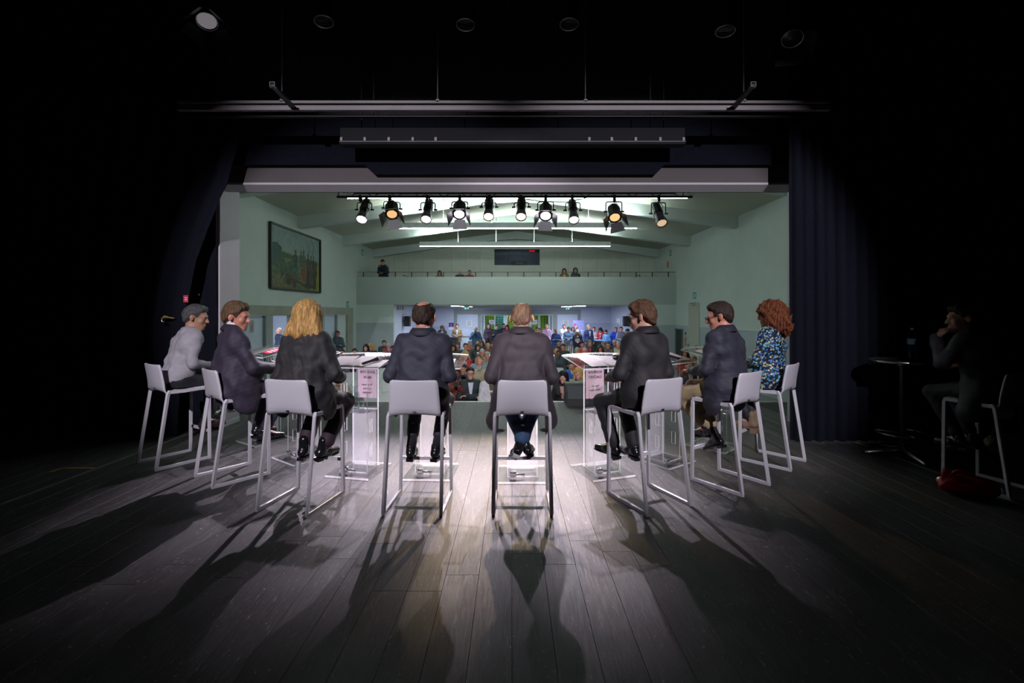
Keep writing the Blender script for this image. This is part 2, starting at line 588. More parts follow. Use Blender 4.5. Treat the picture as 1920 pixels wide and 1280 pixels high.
fl = struct(MB().box((-7.4, -2.8, -.30), (7.4, EDGE - .06, -.024)).build('floor', M['subfloor']))
W = .20
ends = [-2.8, 0.35, 3.1, 5.75, EDGE - .06]
pm = {}
for i in range(74):
    x = -7.4 + i * W
    off = random.uniform(-.55, .55)
    for j in range(4):
        y0 = ends[j] + (off if 0 < j else 0)
        y1 = ends[j + 1] + (off if j < 3 else 0)
        if abs(x + .1) > 4.3:
            y1 = min(y1, 6.3 if j == 3 else y1)
        if y1 - y0 < .15:
            continue
        ln = max(.25, round((y1 - y0) * 4) / 4)
        if ln not in pm:
            pm[ln] = MB().cbox((.0006, .0005, -.022), (W - .0006, 1, 0), .0009).mesh('board', M['plank'])
            me = pm[ln]
            for v in me.vertices:
                if v.co.y > .5:
                    v.co.y += ln - 1
        o = obj('board', pm[ln], fl, (x, y0, 0))
        o.scale = (1, (y1 - y0 - .001) / ln, 1)
nose = struct(MB().cbox((-4.9, EDGE - .06, -.06), (4.9, EDGE, .004), .004).build('trim_1', M['nosing']))
struct(MB().box((-7.4, EDGE - .08, HF), (7.4, EDGE - .02, -.06)).build('wall_stage_front', M['header']))
struct(MB().box((-7.6, -3.0, 0), (-7.4, PY0, 5.8)).build('wall_stage_left', M['black_wall']))
struct(MB().box((7.4, -3.0, 0), (7.6, PY0, 5.8)).build('wall_stage_right', M['black_wall']))
struct(MB().box((-7.6, -3.2, 0), (7.6, -3.0, 5.8)).build('wall_stage_back', M['black_wall']))
struct(MB().box((-7.6, -3.2, 5.8), (7.6, PY1, 6.0)).build('ceiling_stage', M['black_wall']))
# proscenium wall: painted piers and header
struct(MB().box((-7.6, PY0, 0), (PX0, PY1, PZ)).build('wall_proscenium_left', M['reveal']))
struct(MB().box((PX1, PY0, 0), (7.6, PY1, PZ)).build('wall_proscenium_right', M['reveal']))
hd = struct(MB().box((-7.6, PY0 + .004, PZ), (7.6, PY1, 5.8)).build('wall_proscenium_header', M['header']))
zf_ = EYE + 225 * 6.42 / FPX
MB().add([(PX0 - .1, PY0, PZ - .008), (PX1 + .1, PY0, PZ - .008), (PX1 + .1, 6.42, zf_), (PX0 - .1, 6.42, zf_), (PX0 - .1, PY0, PZ + .02), (PX1 + .1, PY0, PZ + .02), (PX1 + .1, 6.42, PZ + .02), (PX0 - .1, 6.42, PZ + .02)],
         [(0, 3, 2, 1), (4, 5, 6, 7), (0, 1, 5, 4), (1, 2, 6, 5), (2, 3, 7, 6), (3, 0, 4, 7)]).build('soffit_board', M['reveal'], hd)
MB().box((-5, PY1, HF), (-4.9, EDGE - .1, -.3)).build('stage_side', M['header'], fl)
b0 = MB().cbox((PX0 - .01, PY0 - .012, .0), (PX0 + .006, PY1, .07), .003).build('baseboard_left', M['nosing'])
struct(b0)
# floor markings
tag(MB().box((-4.24, -1.5, .0005), (-4.222, 6.1, .0016)).build('floor_line', M['white_tape']),
    'thin worn white line on the stage floor beside the left curtain', 'floor line')
t = MB()
t.box((-4.62, 4.66, .0005), (-4.26, 4.70, .0018)); t.box((-4.62, 4.56, .0005), (-4.57, 4.70, .0018))
tag(t.build('tape_mark', M['yellow_tape']), 'yellow L-shaped tape mark on the dark stage floor at far left', 'tape mark')
tag(MB().box((4.2, -1.5, .0005), (4.216, 5.9, .0016)).build('floor_line', M['white_tape']),
    'thin worn white line on the stage floor under the bistro table', 'floor line')

def curtain(name, rows, Y, pleats, amp, label, parts=26, phase=0.0, dy=None):
    """rows: (z, x_left, x_right) from top to bottom; a pleated cloth with thickness"""
    n = pleats * 8
    vs, fs = [], []
    for k, (z, xl, xr) in enumerate(rows):
        for side in (0, 1):
            for i in range(n + 1):
                u = i / n
                a = amp * (.75 + .25 * math.sin(3.1 * u * pleats + k * .35))
                yy = Y + (dy[k] if dy else 0) + a * math.sin(2 * math.pi * pleats * u + phase + .5 * math.sin(7 * u))
                xx = xl + (xr - xl) * u + .25 * a * math.sin(4 * math.pi * pleats * u)
                vs.append((xx, yy + side * .006, z))
    m = n + 1
    for k in range(len(rows) - 1):
        for i in range(n):
            a = k * 2 * m + i; b = a + 2 * m
            fs.append((a, b, b + 1, a + 1))
            c = a + m; d = b + m
            fs.append((c, c + 1, d + 1, d))
        for i in (0, n):
            a = k * 2 * m + i
            fs.append((a, a + m, a + 3 * m, a + 2 * m))
    q = MB(); q.add(vs, fs, 0, True)
    return tag(q.build(name, M['curtain']), label, 'curtain')

curtain('stage_curtain', [(5.6, -7.2, PX0 - .005), (2.8, -7.2, PX0 - .005), (0.01, -7.2, PX0 - .005)], PY0 - .09, 16, .035,
        'flat black masking curtain hanging against the left side of the stage opening')
def lx(px, Y): return (px - CX) * Y / FPX
def pz(py, Y): return EYE - (py - CY) * Y / FPX
Yc = 5.85
rows = [(pz(y, Yc), -6.6, lx(x, Yc)) for y, x in ((180, 462), (225, 456), (300, 436), (346, 424), (372, 411), (430, 388), (490, 366), (550, 354), (600, 346))]
rows += [(.9, -6.3, lx(338, Yc)), (.02, -6.3, lx(330, Yc))]
curtain('stage_curtain', rows, Yc, 9, .06, 'black stage curtain swept back diagonally to the left behind the man in a shirt')
Yr = 5.6
curtain('stage_curtain', [(5.6, 3.405, 4.62), (3, 3.405, 4.60), (.02, 3.42, 4.62)], Yr, 9, .05,
        'black pleated stage curtain to the right of the curly-haired woman', phase=1.0)
curtain('stage_curtain', [(5.6, 4.5, 7.2), (3, 4.5, 7.2), (.02, 4.5, 7.2)], Yr + .25, 14, .06,
        'wide black stage curtain behind the tall round bistro table')
# black sheet modelling the screen case's shadow on the header, with slanted ends
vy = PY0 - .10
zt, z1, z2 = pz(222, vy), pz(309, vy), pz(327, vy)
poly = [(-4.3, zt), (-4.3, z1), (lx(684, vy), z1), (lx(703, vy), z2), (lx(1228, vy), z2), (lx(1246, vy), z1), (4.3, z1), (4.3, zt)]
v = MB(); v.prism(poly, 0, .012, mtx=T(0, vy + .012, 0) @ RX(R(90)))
tag(v.build('header_shadow_sheet', M['curtain']), 'black sheet with slanted ends as the shadow on the wall above the stage opening', 'curtain')

# steel purlins / rails over the stage
def rail(name, px0, px1, py0, py1, Y, m, label, depth=.05):
    a, b = at(px0, py1, Y), at(px1, py0, Y)
    return tag(MB().cbox((a.x, Y, a.z), (b.x, Y + depth, b.z), .003).build(name, m), label, 'rail')
rail('ceiling_rail', 330, 1560, 188, 193, 5.2, M['grey_rail'], 'upper of three long steel rails above the stage opening')
rail('ceiling_rail', 330, 1560, 197, 206, 5.22, M['grey_rail'], 'middle and thickest of three long steel rails above the stage opening')
rail('curtain_track', 330, 1560, 215, 219, 5.5, M['dark_rail'], 'thin dark curtain track below the two steel rails')
tk = bpy.data.objects['curtain_track']
for px_ in (420, 700, 960, 1220, 1480):
    p_ = at(px_, 215, 5.5)
    MB().bar((p_.x, 5.525, p_.z), (p_.x, 5.525, 5.8), .02, .006).build('track_bracket', M['black_metal'], tk)
# long roller-screen case with clips
Yb = 5.62
cs = thing('screen_case', 'long dark roller screen case with small clips above the stage opening', 'screen case', (0, Yb, pz(270, Yb)))
x0, x1 = lx(636, Yb), lx(1286, Yb)
MB().cbox((x0, 0, 0), (x1, .14, .035), .004).build('bottom_rail', M['black_wall'], cs)
MB().cbox((x0, .02, .035), (x1, .14, .21), .006).build('housing', M['black_wall'], cs)
MB().cbox((x0, -.008, .028), (x1, .002, .036), .002).build('edge_strip', M['grey_rail'], cs)
for xx in (x0 + .25, 0, x1 - .25): MB().bar((xx, .08, .21), (xx, .08, 5.8 - pz(270, Yb)), .03, .006).build('hanger_strap', M['black_metal'], cs)
cl = MB().cbox((-.016, -.006, .040), (.016, .03, .085), .003).mesh('clip', M['grey_rail'])
for px in (640, 684, 729, 774, 817, 1105, 1147, 1192, 1238, 1282):
    obj('clip', cl, cs, (lx(px, Yb), 0, 0))
# hangers and clamps of the rails
for px, top in ((527, 160), (820, 160), (1098, 160), (1396, 160)):
    a, b = at(px, top, 5.2), at(px, 190, 5.2)
    h = MB().tube([(a.x, 5.22, 5.8), (a.x, 5.22, b.z)], .006, 8)
    h.cbox((a.x - .02, 5.20, b.z - .005), (a.x + .02, 5.24, b.z + .03), .003)
    tag(h.build('hanger_rod', M['grey_rail']), {527: 'thin rod holding the rails at far left', 820: 'thin rod holding the rails left of centre',
        1098: 'thin rod holding the rails right of centre', 1396: 'thin rod holding the rails at far right'}[px], 'rod')
for px0, px1, nm in ((512, 549, 'left'), (1411, 1376, 'right')):
    Ya = 4.7
    a, b = at(px0, 160, Ya), at(px1, 201, 5.225)
    k = thing('clamp_with_shadow', 'pale clamp and a dark bar as its shadow, crossing the rails at the %s' % nm, 'bracket', a)
    MB().bar((0, 0, 0), b - a, .05, .03).build('shadow_bar', M['black_metal'], k)  # black bar built in place of the clamp's cast shadow
    q = MB(); q.box((-.028, -.02, -.022), (-.020, .02, .022)); q.box((.020, -.02, -.022), (.028, .02, .022)); q.box((-.028, -.02, .022), (.028, .02, .030))
    q.build('clamp', M['steel'], k)

# ================================================================== HALL SHELL
struct(MB().box((HX0 - .2, EDGE - .02, HF - .2), (HX1 + .2, 31.5, HF)).build('floor_hall', M['hall_floor']))
# left wall
RX0 = HX0 - .22
w = MB()
w.box((RX0, PY1, 1.78), (HX0, 27.5, 5.0)); w.box((RX0, PY1, HF), (HX0, 12.19, 1.78)); w.box((RX0, 20.7, HF), (HX0, 27.5, 1.78))
struct(w.build('wall_left', M['wall']))
lt = struct(MB().cbox((RX0 - .01, 11.0, 1.48), (HX0 + .03, 20.7, 1.78), .004).build('trim_2', M['concrete']))
for y0, y1 in ((13.37, 13.76), (14.85, 15.0), (20.04, 20.7), (17.45, 17.56), (18.78, 18.9)):
    MB().cbox((HX0 - .10, y0, HF), (HX0 + .03, y1, 1.48), .004).build('post', M['concrete'] if y1 > 20 else M['door_frame'], lt)

def side_door(n, y0, y1, m, sign=False, bar=True, x=None):
    x = HX0 - .06 if x is None else x
    d = struct(MB().cbox((x - .05, y0, HF + .01), (x, y1, 1.47), .004).build('door_%d' % n, m))
    if bar:
        q = MB(); q.tube([(x + .08, y0 + .1, HF + 1.02), (x + .08, y1 - .1, HF + 1.02)], .016, 8)
        for yy in (y0 + .12, y1 - .12):
            q.cbox((x, yy - .03, HF + .97), (x + .08, yy + .03, HF + 1.16), .004)
        q.build('push_bar', M['steel'], d)
    if sign:
        ym = (y0 + y1) / 2
        s = MB().box((x, ym - .11, 1.02), (x + .002, ym + .11, 1.36)).build('notice', M['paper'], d)
        lettering('i', .28, M['ink'], s, T(x + .0035, ym, 1.17) @ RZ(R(90)) @ RX(R(90)), name='notice_symbol')
    return d
side_door(1, 12.22, 13.36, M['door'], True)
side_door(2, 17.57, 18.77, M['door'], False, False)
side_door(3, 18.91, 20.03, M['wall'], False, True)
# side room
sr = MB()
sr.box((-13.2, 11.5, HF), (-13.0, 25, 2.4)); sr.box((-13.0, 25, HF), (RX0, 25.2, 2.4)); sr.box((-13, 11.3, HF), (RX0, 11.5, 2.4))
struct(sr.build('wall_side_room', M['foyer_wall']))
struct(MB().box((-13, 11.5, 2.4), (RX0, 25, 2.5)).build('ceiling_side_room', M['foyer_ceiling']))
struct(MB().box((-13, 11.5, HF - .1), (RX0, 25, HF)).build('floor_side_room', M['hall_floor']))
for i, yy in enumerate((14.5, 17.7, 21.2)):
    k = thing('ceiling_lamp', 'flat ceiling lamp in the side room, %s the side doors' % ('nearest', 'between', 'far behind')[i], 'lamp', (-9.8, yy, 2.39))
    MB().cbox((-.65, -.17, -.05), (.65, .17, .0), .006).build('housing', M['strip_body'], k)
    MB().box((-.6, -.13, -.056), (.6, .13, -.05)).build('diffuser', M['room_tube'], k)
# right wall
struct(MB().box((HX1, PY1, HF), (HX1 + .2, 27.5, 5.0)).build('wall_right', M['wall']))
dd = struct(MB().box((HX1 - .012, EDGE, HF), (HX1, 18.55, 1.0)).build('wall_dado_right', M['wall_low']))
MB().box((HX1 - .012, 19.72, HF), (HX1, BALC, 1.0)).build('dado_panel', M['wall_low'], dd)
struct(MB().cbox((HX1 - .03, EDGE, .985), (HX1, 18.55, 1.02), .004).build('trim_3', M['wall']))
d = struct(MB().cbox((HX1 - .03, 18.58, HF), (HX1 + .01, 19.70, 1.98), .004).build('door_5', M['ceil']))
q = MB(); q.tube([(HX1 - .11, 18.7, HF + 1.02), (HX1 - .11, 19.6, HF + 1.02)], .016, 8)
for yy in (18.72, 19.56): q.cbox((HX1 - .12, yy, HF + .97), (HX1 - .03, yy + .06, HF + 1.15), .004)
q.build('push_bar', M['steel'], d)
q = MB(); q.cbox((HX1 - .10, 18.95, 1.86), (HX1 - .03, 19.25, 1.93), .005); q.tube([(HX1 - .07, 19.0, 1.95), (HX1 - .32, 18.9, 1.97), (HX1 - .10, 18.7, 2.0)], .012, 8)
q.build('door_closer', M['steel'], d)
lv = thing('louvre_grille', 'tall grey louvred vent on the right hall wall near the corner', 'vent', (HX1 - .02, 20.75, -.5))
MB().box((-.005, -.42, 0), (.02, .42, 1.32)).build('backing', M['hole'], lv)
fr = MB()
fr.box((-.05, -.45, -.03), (0, -.40, 1.35)); fr.box((-.05, .40, -.03), (0, .45, 1.35)); fr.box((-.05, -.40, 1.30), (0, .40, 1.35)); fr.box((-.05, -.40, -.03), (0, .40, .0))
fr.build('frame', M['louver'], lv)
sl = MB().box((-.04, -.40, -.003), (.0, .40, .003), mtx=RY(R(35))).mesh('slat', M['louver'])
for i in range(22): obj('slat', sl, lv, (-.008, 0, .03 + i * .058))
# balcony front, floor, side walls
struct(MB().box((HX0, BALC, 1.935), (HX1, BALC + .18, 3.22)).build('wall_balcony_front', M['parapet']))
struct(MB().box((HX0, BALC + .18, 2.16), (HX1, 24.2, 2.36)).build('floor_balcony', M['hall_floor']))
FX0, FX1, FYB = -5.47, 5.92, 27.5
w = MB(); w.box((HX0, BALC, HF), (FX0, BALC + .2, 1.935)); w.box((FX1, BALC, HF), (HX1, BALC + .2, 1.935))
struct(w.build('wall_under_balcony', M['wall']))
dl = struct(MB().box((HX0, BALC - .010, HF), (FX0, BALC, 1.1)).build('wall_dado_back', M['wall_low']))
MB().box((FX1, BALC - .010, HF), (HX1, BALC, 1.0)).build('dado_panel', M['wall_low'], dl)
w = MB(); w.box((FX0 - .2, BALC + .2, HF), (FX0, FYB, 1.935)); struct(w.build('wall_foyer_left', M['foyer_wall']))
w = MB(); w.box((FX1, BALC + .2, HF), (FX1 + .2, FYB, 1.935)); struct(w.build('wall_foyer_right', M['foyer_wall']))
struct(MB().box((FX0 - .2, BALC + .18, 1.935), (FX1 + .2, 31, 2.1)).build('ceiling_foyer', M['foyer_ceiling']))
bx = lambda px: (px - CX) * FYB / FPX
gx0, gx1 = bx(901), bx(1037)
w = MB()
w.box((FX0 - .2, FYB, HF), (bx(851), FYB + .2, 1.935)); w.box((bx(1089), FYB, HF), (FX1 + .2, FYB + .2, 1.935)); w.box((bx(851), FYB, 1.75), (bx(1089), FYB + .2, 1.935))
struct(w.build('wall_foyer_back', M['foyer_wall']))
fd = struct(MB().box((FX0, FYB - .01, HF), (bx(851), FYB, .75)).build('wall_foyer_dado', M['foyer_low']))
MB().box((bx(1089), FYB - .01, HF), (FX1, FYB, .95)).build('dado_panel', M['foyer_low'], fd)
MB().box((FX1 - .01, BALC + .25, HF), (FX1, FYB, .95)).build('dado_panel', M['foyer_low'], fd)
w = MB()
w.box((bx(851), FYB - .03, 1.46), (bx(1089), FYB + .2, 1.75)); w.box((bx(851), FYB - .03, HF), (bx(857), FYB + .2, 1.46)); w.box((bx(896), FYB - .03, HF), (gx0, FYB + .2, 1.46))
w.box((gx1, FYB - .03, HF), (bx(1045), FYB + .2, 1.46)); w.box((bx(1083), FYB - .03, HF), (bx(1089), FYB + .2, 1.46))
struct(w.build('trim_4', M['door_frame']))
for n, a, b in ((6, 857, 896), (7, 1045, 1083)):
    d = struct(MB().cbox((bx(a), FYB + .02, HF), (bx(b), FYB + .07, 1.455), .004).build('door_%d' % n, M['door']))
    q = MB().cbox((bx(a) + .12, FYB + .0, HF + .98), (bx(b) - .12, FYB + .02, HF + 1.06), .004).build('push_bar', M['steel'], d)
    c = bx(a) + .72 if n == 6 else bx(a) + .5
    s = MB().box((c - .17, FYB + .016, .72), (c + .17, FYB + .0195, 1.10)).build('notice', M['white_print'], d)
    ln = MB().box((-.12, -.001, 0), (.12, 0, .014)).mesh('printed_line', M['ink_grey'])
    for i in range(7): obj('printed_line', ln, s, (c, FYB + .0155, 1.05 - i * .045))
# glazed middle doors with the lime panels behind
gd = struct(MB().box((gx0, FYB + .03, 1.40), (gx1, FYB + .09, 1.46)).build('window_1', M['strip_body']))
for a, b in ((gx0, gx0 + .07), (gx0 + .18, gx0 + .27), (gx1 - .27, gx1 - .18), (gx1 - .07, gx1), (bx(968), bx(971))):
    MB().cbox((a, FYB + .03, HF), (b, FYB + .09, 1.40), .004).build('window_frame', M['strip_body'], gd)
for a, b in ((gx0 + .07, gx0 + .18), (gx0 + .27, bx(968)), (bx(971), gx1 - .27), (gx1 - .18, gx1 - .07)):
    MB().box((a, FYB + .055, HF), (b, FYB + .062, 1.40)).build('pane', M['pane'], gd)
for a in (922, 1002):
    s = MB().box((bx(a) - .16, FYB + .045, .86), (bx(a) + .16, FYB + .05, 1.12)).build('notice', M['white_print'], gd)
    for i in range(3): MB().box((bx(a) - .12, FYB + .0435, .92 + i * .06), (bx(a) + .12, FYB + .045, .945 + i * .06)).build('printed_line', M['ink_grey'], s)
struct(MB().box((-7, 31, HF), (7, 31.2, 2.0)).build('wall_entrance', M['foyer_wall']))
hole = MB().lathe([(.035, 0), (.035, .004)], 8).mesh('perforation', M['hole'])
pf = 0
for i, (a, b, m, lab) in enumerate(((908, 927, 'green_panel', 'left lime'), (929, 944, 'teal_panel', 'teal'), (951, 968, 'green_panel', 'middle lime'),
                                    (996, 1009, 'green_panel', 'small lime'), (1013, 1028, 'green_panel', 'right lime'))):
    Yp = 29.0
    xa, xb = lx(a, Yp), lx(b, Yp)
    k = thing('perforated_panel', 'tall %s perforated panel behind the glazed doors' % lab, 'panel', ((xa + xb) / 2, Yp, HF))
    hw = (xb - xa) / 2
    MB().cbox((-hw, 0, 0), (hw, .03, 2.5), .004).build('sheet', M[m], k)
    nx = max(2, int(hw * 2 / .16))
    for ix in range(nx):
        for iz in range(8):
            obj('perforation', hole, k, mtx=T(-hw + (ix + .5) * 2 * hw / nx, -.001, 1.25 + iz * .15) @ RX(R(90)))
# foyer ceiling lamps
for i, (x, y) in enumerate(((-2.75, 22.9), (-2.45, 25.2), (3.0, 25.2), (3.35, 22.9))):
    k = thing('foyer_lamp', ('left front', 'left rear', 'right rear', 'right front')[i] + ' flat lamp on the ceiling under the balcony', 'lamp', (x, y, 1.935))
    MB().cbox((-.24, -.75, -.045), (.24, .75, -.001), .005).build('housing', M['strip_body'], k)
    MB().box((-.21, -.72, -.05), (.21, .72, -.045)).build('diffuser', M['foyer_tube'], k)
k = thing('entrance_lamp', 'flat ceiling lamp in the entrance beyond the glazed doors', 'lamp', (0, 29.0, 1.935))
MB().cbox((-1.2, -.2, -.045), (1.2, .2, -.001), .005).build('housing', M['strip_body'], k)
MB().box((-1.15, -.17, -.05), (1.15, .17, -.045)).build('diffuser', M['foyer_tube'], k)

# rear wall of the balcony: panels one by one, control-room window
BY = 24.2
rw = struct(MB().box((HX0, BY + .03, 2.36), (HX1, BY + .1, 2.4)).build('wall_back', M['panelwood']))
pw = 26.8 * BY / FPX
xw0, xw1 = lx(927, BY), lx(1012, BY)
zw0, zw1 = pz(497, BY), pz(467, BY)
x = xw0 - 10 * pw
seams = [xw0 - i * pw for i in range(10, -1, -1)] + [xw0 + i * (xw1 - xw0) / 3 for i in (1, 2)] + [xw1 + i * pw for i in range(0, 10)]
for a, b in zip(seams[:-1], seams[1:]):
    a2, b2 = max(a, HX0), min(b, HX1)
    if b2 - a2 < .05: continue
    inside = a > xw0 - .01 and b < xw1 + .01
    if inside:
        MB().cbox((a2 + .004, BY, 2.36), (b2 - .004, BY + .04, zw0), .003).build('panel', M['panelwood'], rw)
        MB().cbox((a2 + .004, BY, zw1), (b2 - .004, BY + .04, 5.8), .003).build('panel', M['panelwood'], rw)
    else:
        MB().cbox((a2 + .004, BY, 2.36), (b2 - .004, BY + .04, 5.8), .003).build('panel', M['panelwood'], rw)
struct(MB().box((HX0, BY + .06, 2.36), (xw0 - .02, BY + .16, 5.9)).box((xw1 + .02, BY + .06, 2.36), (HX1, BY + .16, 5.9)).box((xw0 - .02, BY + .06, 2.36), (xw1 + .02, BY + .16, zw0 - .02)).box((xw0 - .02, BY + .06, zw1 + .02), (xw1 + .02, BY + .16, 5.9)).build('wall_back_core', M['panelwood']))
wn = struct(MB().box((xw0 - .03, BY + .05, zw0 - .03), (xw1 + .03, BY + .09, zw0)).box((xw0 - .03, BY + .05, zw1), (xw1 + .03, BY + .09, zw1 + .03)).box((xw0 - .03, BY + .05, zw0), (xw0, BY + .09, zw1)).box((xw1, BY + .05, zw0), (xw1 + .03, BY + .09, zw1)).build('window_2', M['panelwood']))
MB().box((xw0, BY + .065, zw0), (xw1, BY + .072, zw1)).build('pane', M['pane'], wn)
cr = MB(); cr.box((xw0 - .6, 26.2, 3.3), (xw1 + .6, 26.3, 5.4)); cr.box((xw0 - .7, BY + .16, 3.3), (xw0 - .6, 26.3, 5.4)); cr.box((xw1 + .6, BY + .16, 3.3), (xw1 + .7, 26.3, 5.4))
cr.box((xw0 - .7, BY + .16, 5.3), (xw1 + .7, 26.3, 5.4)); cr.box((xw0 - .7, BY + .16, 3.2), (xw1 + .7, 26.3, 3.3))
struct(cr.build('wall_control_room', M['booth']))
for a in (-.2, .55): MB().box((a, 26.19, 3.3), (a + .012, 26.2, 5.3)).build('wall_seam', M['hole'], bpy.data.objects['wall_control_room'])
k = thing('control_desk', 'black console behind the control-room window', 'console', (0, 25.1, 3.3))
MB().cbox((-.05, -.2, 0), (.85, .2, 1.06), .01).build('cabinet', M['booth_dark'], k)
MB().box((.2, -.205, .93), (.6, -.2, .98)).build('display', M['louver'], k)
k = thing('control_room_lamp', 'small lamp on the ceiling of the control room', 'lamp', (.3, 25.2, 5.3))
MB().cbox((-.3, -.1, -.05), (.3, .1, 0), .005).build('housing', M['strip_body'], k)
MB().box((-.27, -.08, -.055), (.27, .08, -.05)).build('diffuser', emit('control room lamp', (.7, .72, 1.0), 9), k)
s = tag(MB().cbox((lx(992, BY), BY - .0 + .10, zw1 - .12), (lx(1003, BY), BY + .14, zw1 - .03), .004).build('warning_lamp', emit('red warning lamp', (.8, .02, .03), .5)),
        'small red lit sign in the corner of the control-room window', 'sign')
# balcony railing
rl = thing('balcony_railing', 'thin dark railing on top of the balcony parapet', 'railing', (0, BALC + .09, 3.22))
MB().cbox((HX0 + .02, -.02, .215), (HX1 - .02, .02, .235), .004).build('hand_rail', M['dark_rail'], rl)
ps = MB().cbox((-.022, -.012, 0), (.022, .012, .22), .003).mesh('post', M['dark_rail'])
for i in range(20): obj('post', ps, rl, (HX0 + .3 + i * .745, 0, 0))
k = thing('stair_rail', 'short slanted dark stair rail behind the balcony railing at left', 'railing', (-5.35, 22.6, 2.36))
MB().tube([(0, 0, 0), (0, 0, 1.05), (.9, .0, .72), (.9, 0, 0)], .02, 8).build('tube', M['dark_rail'], k)
k = thing('stair_rail', 'short slanted dark stair rail behind the balcony railing at right', 'railing', (6.3, 22.6, 2.36))
MB().tube([(0, 0, 0), (0, 0, 1.05), (-.9, .0, .78), (-.9, 0, 0)], .02, 8).build('tube', M['dark_rail'], k)

# roof: two slopes, rafters
EV, RG, RXC = 4.82, 5.75, (HX0 + HX1) / 2
def slope(name, xa, za, xb, zb):
    vs = [(xa, PY1, za), (xb, PY1, zb), (xb, BY + .2, zb), (xa, BY + .2, za)]
    vs += [(x, y, z + .15) for x, y, z in vs]
    return struct(MB().add(vs, [(0, 1, 2, 3), (7, 6, 5, 4), (0, 4, 5, 1), (1, 5, 6, 2), (2, 6, 7, 3), (3, 7, 4, 0)]).build(name, M['ceil']))
slope('ceiling_left', HX0 - .2, EV - .025, RXC, RG)
slope('ceiling_right', RXC, RG, HX1 + .2, EV - .025)
for i, yb in enumerate((11.3, 15.4, 19.5, 23.6)):
    poly = [(HX0, 4.42), (RXC - 1.2, 5.28), (RXC, 5.36), (RXC + 1.2, 5.28), (HX1, 4.42), (HX1, EV + .02), (RXC, RG + .02), (HX0, EV + .02)]
    q = MB(); q.prism(poly, 0, .30, mtx=T(0, yb + .30, 0) @ RX(R(90)))
    struct(q.build('trim_%d' % (5 + i), M['beam']))
# hanging battens with tubes
for i, (yb, lab) in enumerate(((10.8, 'nearest, just behind the lighting truss'), (15.2, 'middle one of three'), (19.3, 'farthest from the stage, before the balcony'))):
    k = thing('hanging_batten', 'long hanging fluorescent batten across the hall, ' + lab, 'lamp', (.13, yb, 4.36 if i else 4.268))
    hl = 4.02 if i < 3 else 3.0
    MB().cbox((-hl, -.05, .012), (hl, .05, .15), .006).build('housing', M['strip_body'], k)
    MB().tube([(-hl + .02, 0, .0), (hl - .02, 0, .006)], .009, 8).build('lower_tube', M['hall_line'], k)
    MB().box((-hl + .02, -.045, .15), (hl - .02, .045, .156)).build('upper_tube', M['hall_tube'], k)
    for s_ in (-1, 1): MB().box((-hl, s_ * .05 - .003, .012), (hl, s_ * .05 + .003, .19)).build('side_lip', M['strip_body'], k)
    for xx in (-2.4, -.8, .8, 2.4):
        zc = RG - (RG - EV) * abs(xx + .13 - RXC) / (RXC - HX0)
        MB().tube([(xx, 0, .15), (xx, 0, zc - k.location.z + .01)], .006, 6).build('suspension_rod', M['strip_body'], k)

# painting on the left wall
PYa, PYb, PZa, PZb = 13.55, 17.1, 2.29, 4.28
pt = thing('painting', 'large black-framed painting of standing figures in a green field', 'painting', (HX0 + .005, (PYa + PYb) / 2, PZa))
hw, hh = (PYb - PYa) / 2, PZb - PZa
for lo, hi in (((0, -hw, 0), (.09, hw, .055)), ((0, -hw, hh - .055), (.09, hw, hh)), ((0, -hw, .055), (.09, -hw + .06, hh - .055)), ((0, hw - .06, .055), (.09, hw, hh - .055))):
    MB().cbox(lo, hi, .004).build('frame_bar', M['frame_black'], pt)
nu, nv = 180, 104
U, V = np.meshgrid(np.linspace(0, 1, nu), np.linspace(0, 1, nv))
img = np.zeros((nv, nu, 3))
rn = np.random.RandomState(3)
def blur(a, n):
    for _ in range(n):
        a = (a + np.roll(a, 1, 0) + np.roll(a, -1, 0) + np.roll(a, 1, 1) + np.roll(a, -1, 1)) / 5
    return a
tex = blur(rn.rand(nv, nu), 2); tex = (tex - tex.mean()) / tex.std()
tex2 = blur(rn.rand(nv, nu), 14); tex2 = (tex2 - tex2.mean()) / tex2.std()
sky = np.array([.22, .29, .27]); grs = np.array([.12, .15, .04]); grn = np.array([.05, .10, .05])
hor = .62 - .06 * U + .01 * tex2
img[:] = sky * (1 + .05 * tex2[..., None])
g = V < hor
img[g] = (grs * .6 + grn * .4)[None] * (1 + .18 * tex[g] + .22 * tex2[g])[:, None]
lowl = (V < .45) & (U < .42); img[lowl] = np.array([.055, .095, .055]) * (1 + .2 * tex[lowl] + .2 * tex2[lowl])[:, None]
low = V < .25 + .04 * tex2; img[low] = np.array([.11, .105, .05]) * (1 + .25 * tex[low])[:, None]
yel = (V < hor - .02) & (U > .80); img[yel] = np.array([.19, .19, .05]) * (1 + .12 * tex[yel])[:, None]
def poly_fill(pts, col, k=.12):
    x, y = U, V
    ins = np.zeros(U.shape, bool)
    n = len(pts)
    for i in range(n):
        (xa, ya), (xb, yb) = pts[i], pts[(i + 1) % n]
        c = ((ya > y) != (yb > y)) & (x < (xb - xa) * (y - ya) / (yb - ya + 1e-9) + xa)
        ins ^= c
    img[ins] = np.array(col) * (1 + k * tex[ins])[:, None]
poly_fill([(0, .68), (.13, .70), (.19, .64), (.19, .45), (0, .44)], (.03, .075, .065))
poly_fill([(0, .71), (.11, .735), (.20, .665), (.19, .63), (.11, .70), (0, .68)], (.02, .04, .04))
poly_fill([(.19, .60), (.46, .56), (.46, .52), (.19, .52)], (.04, .07, .05))
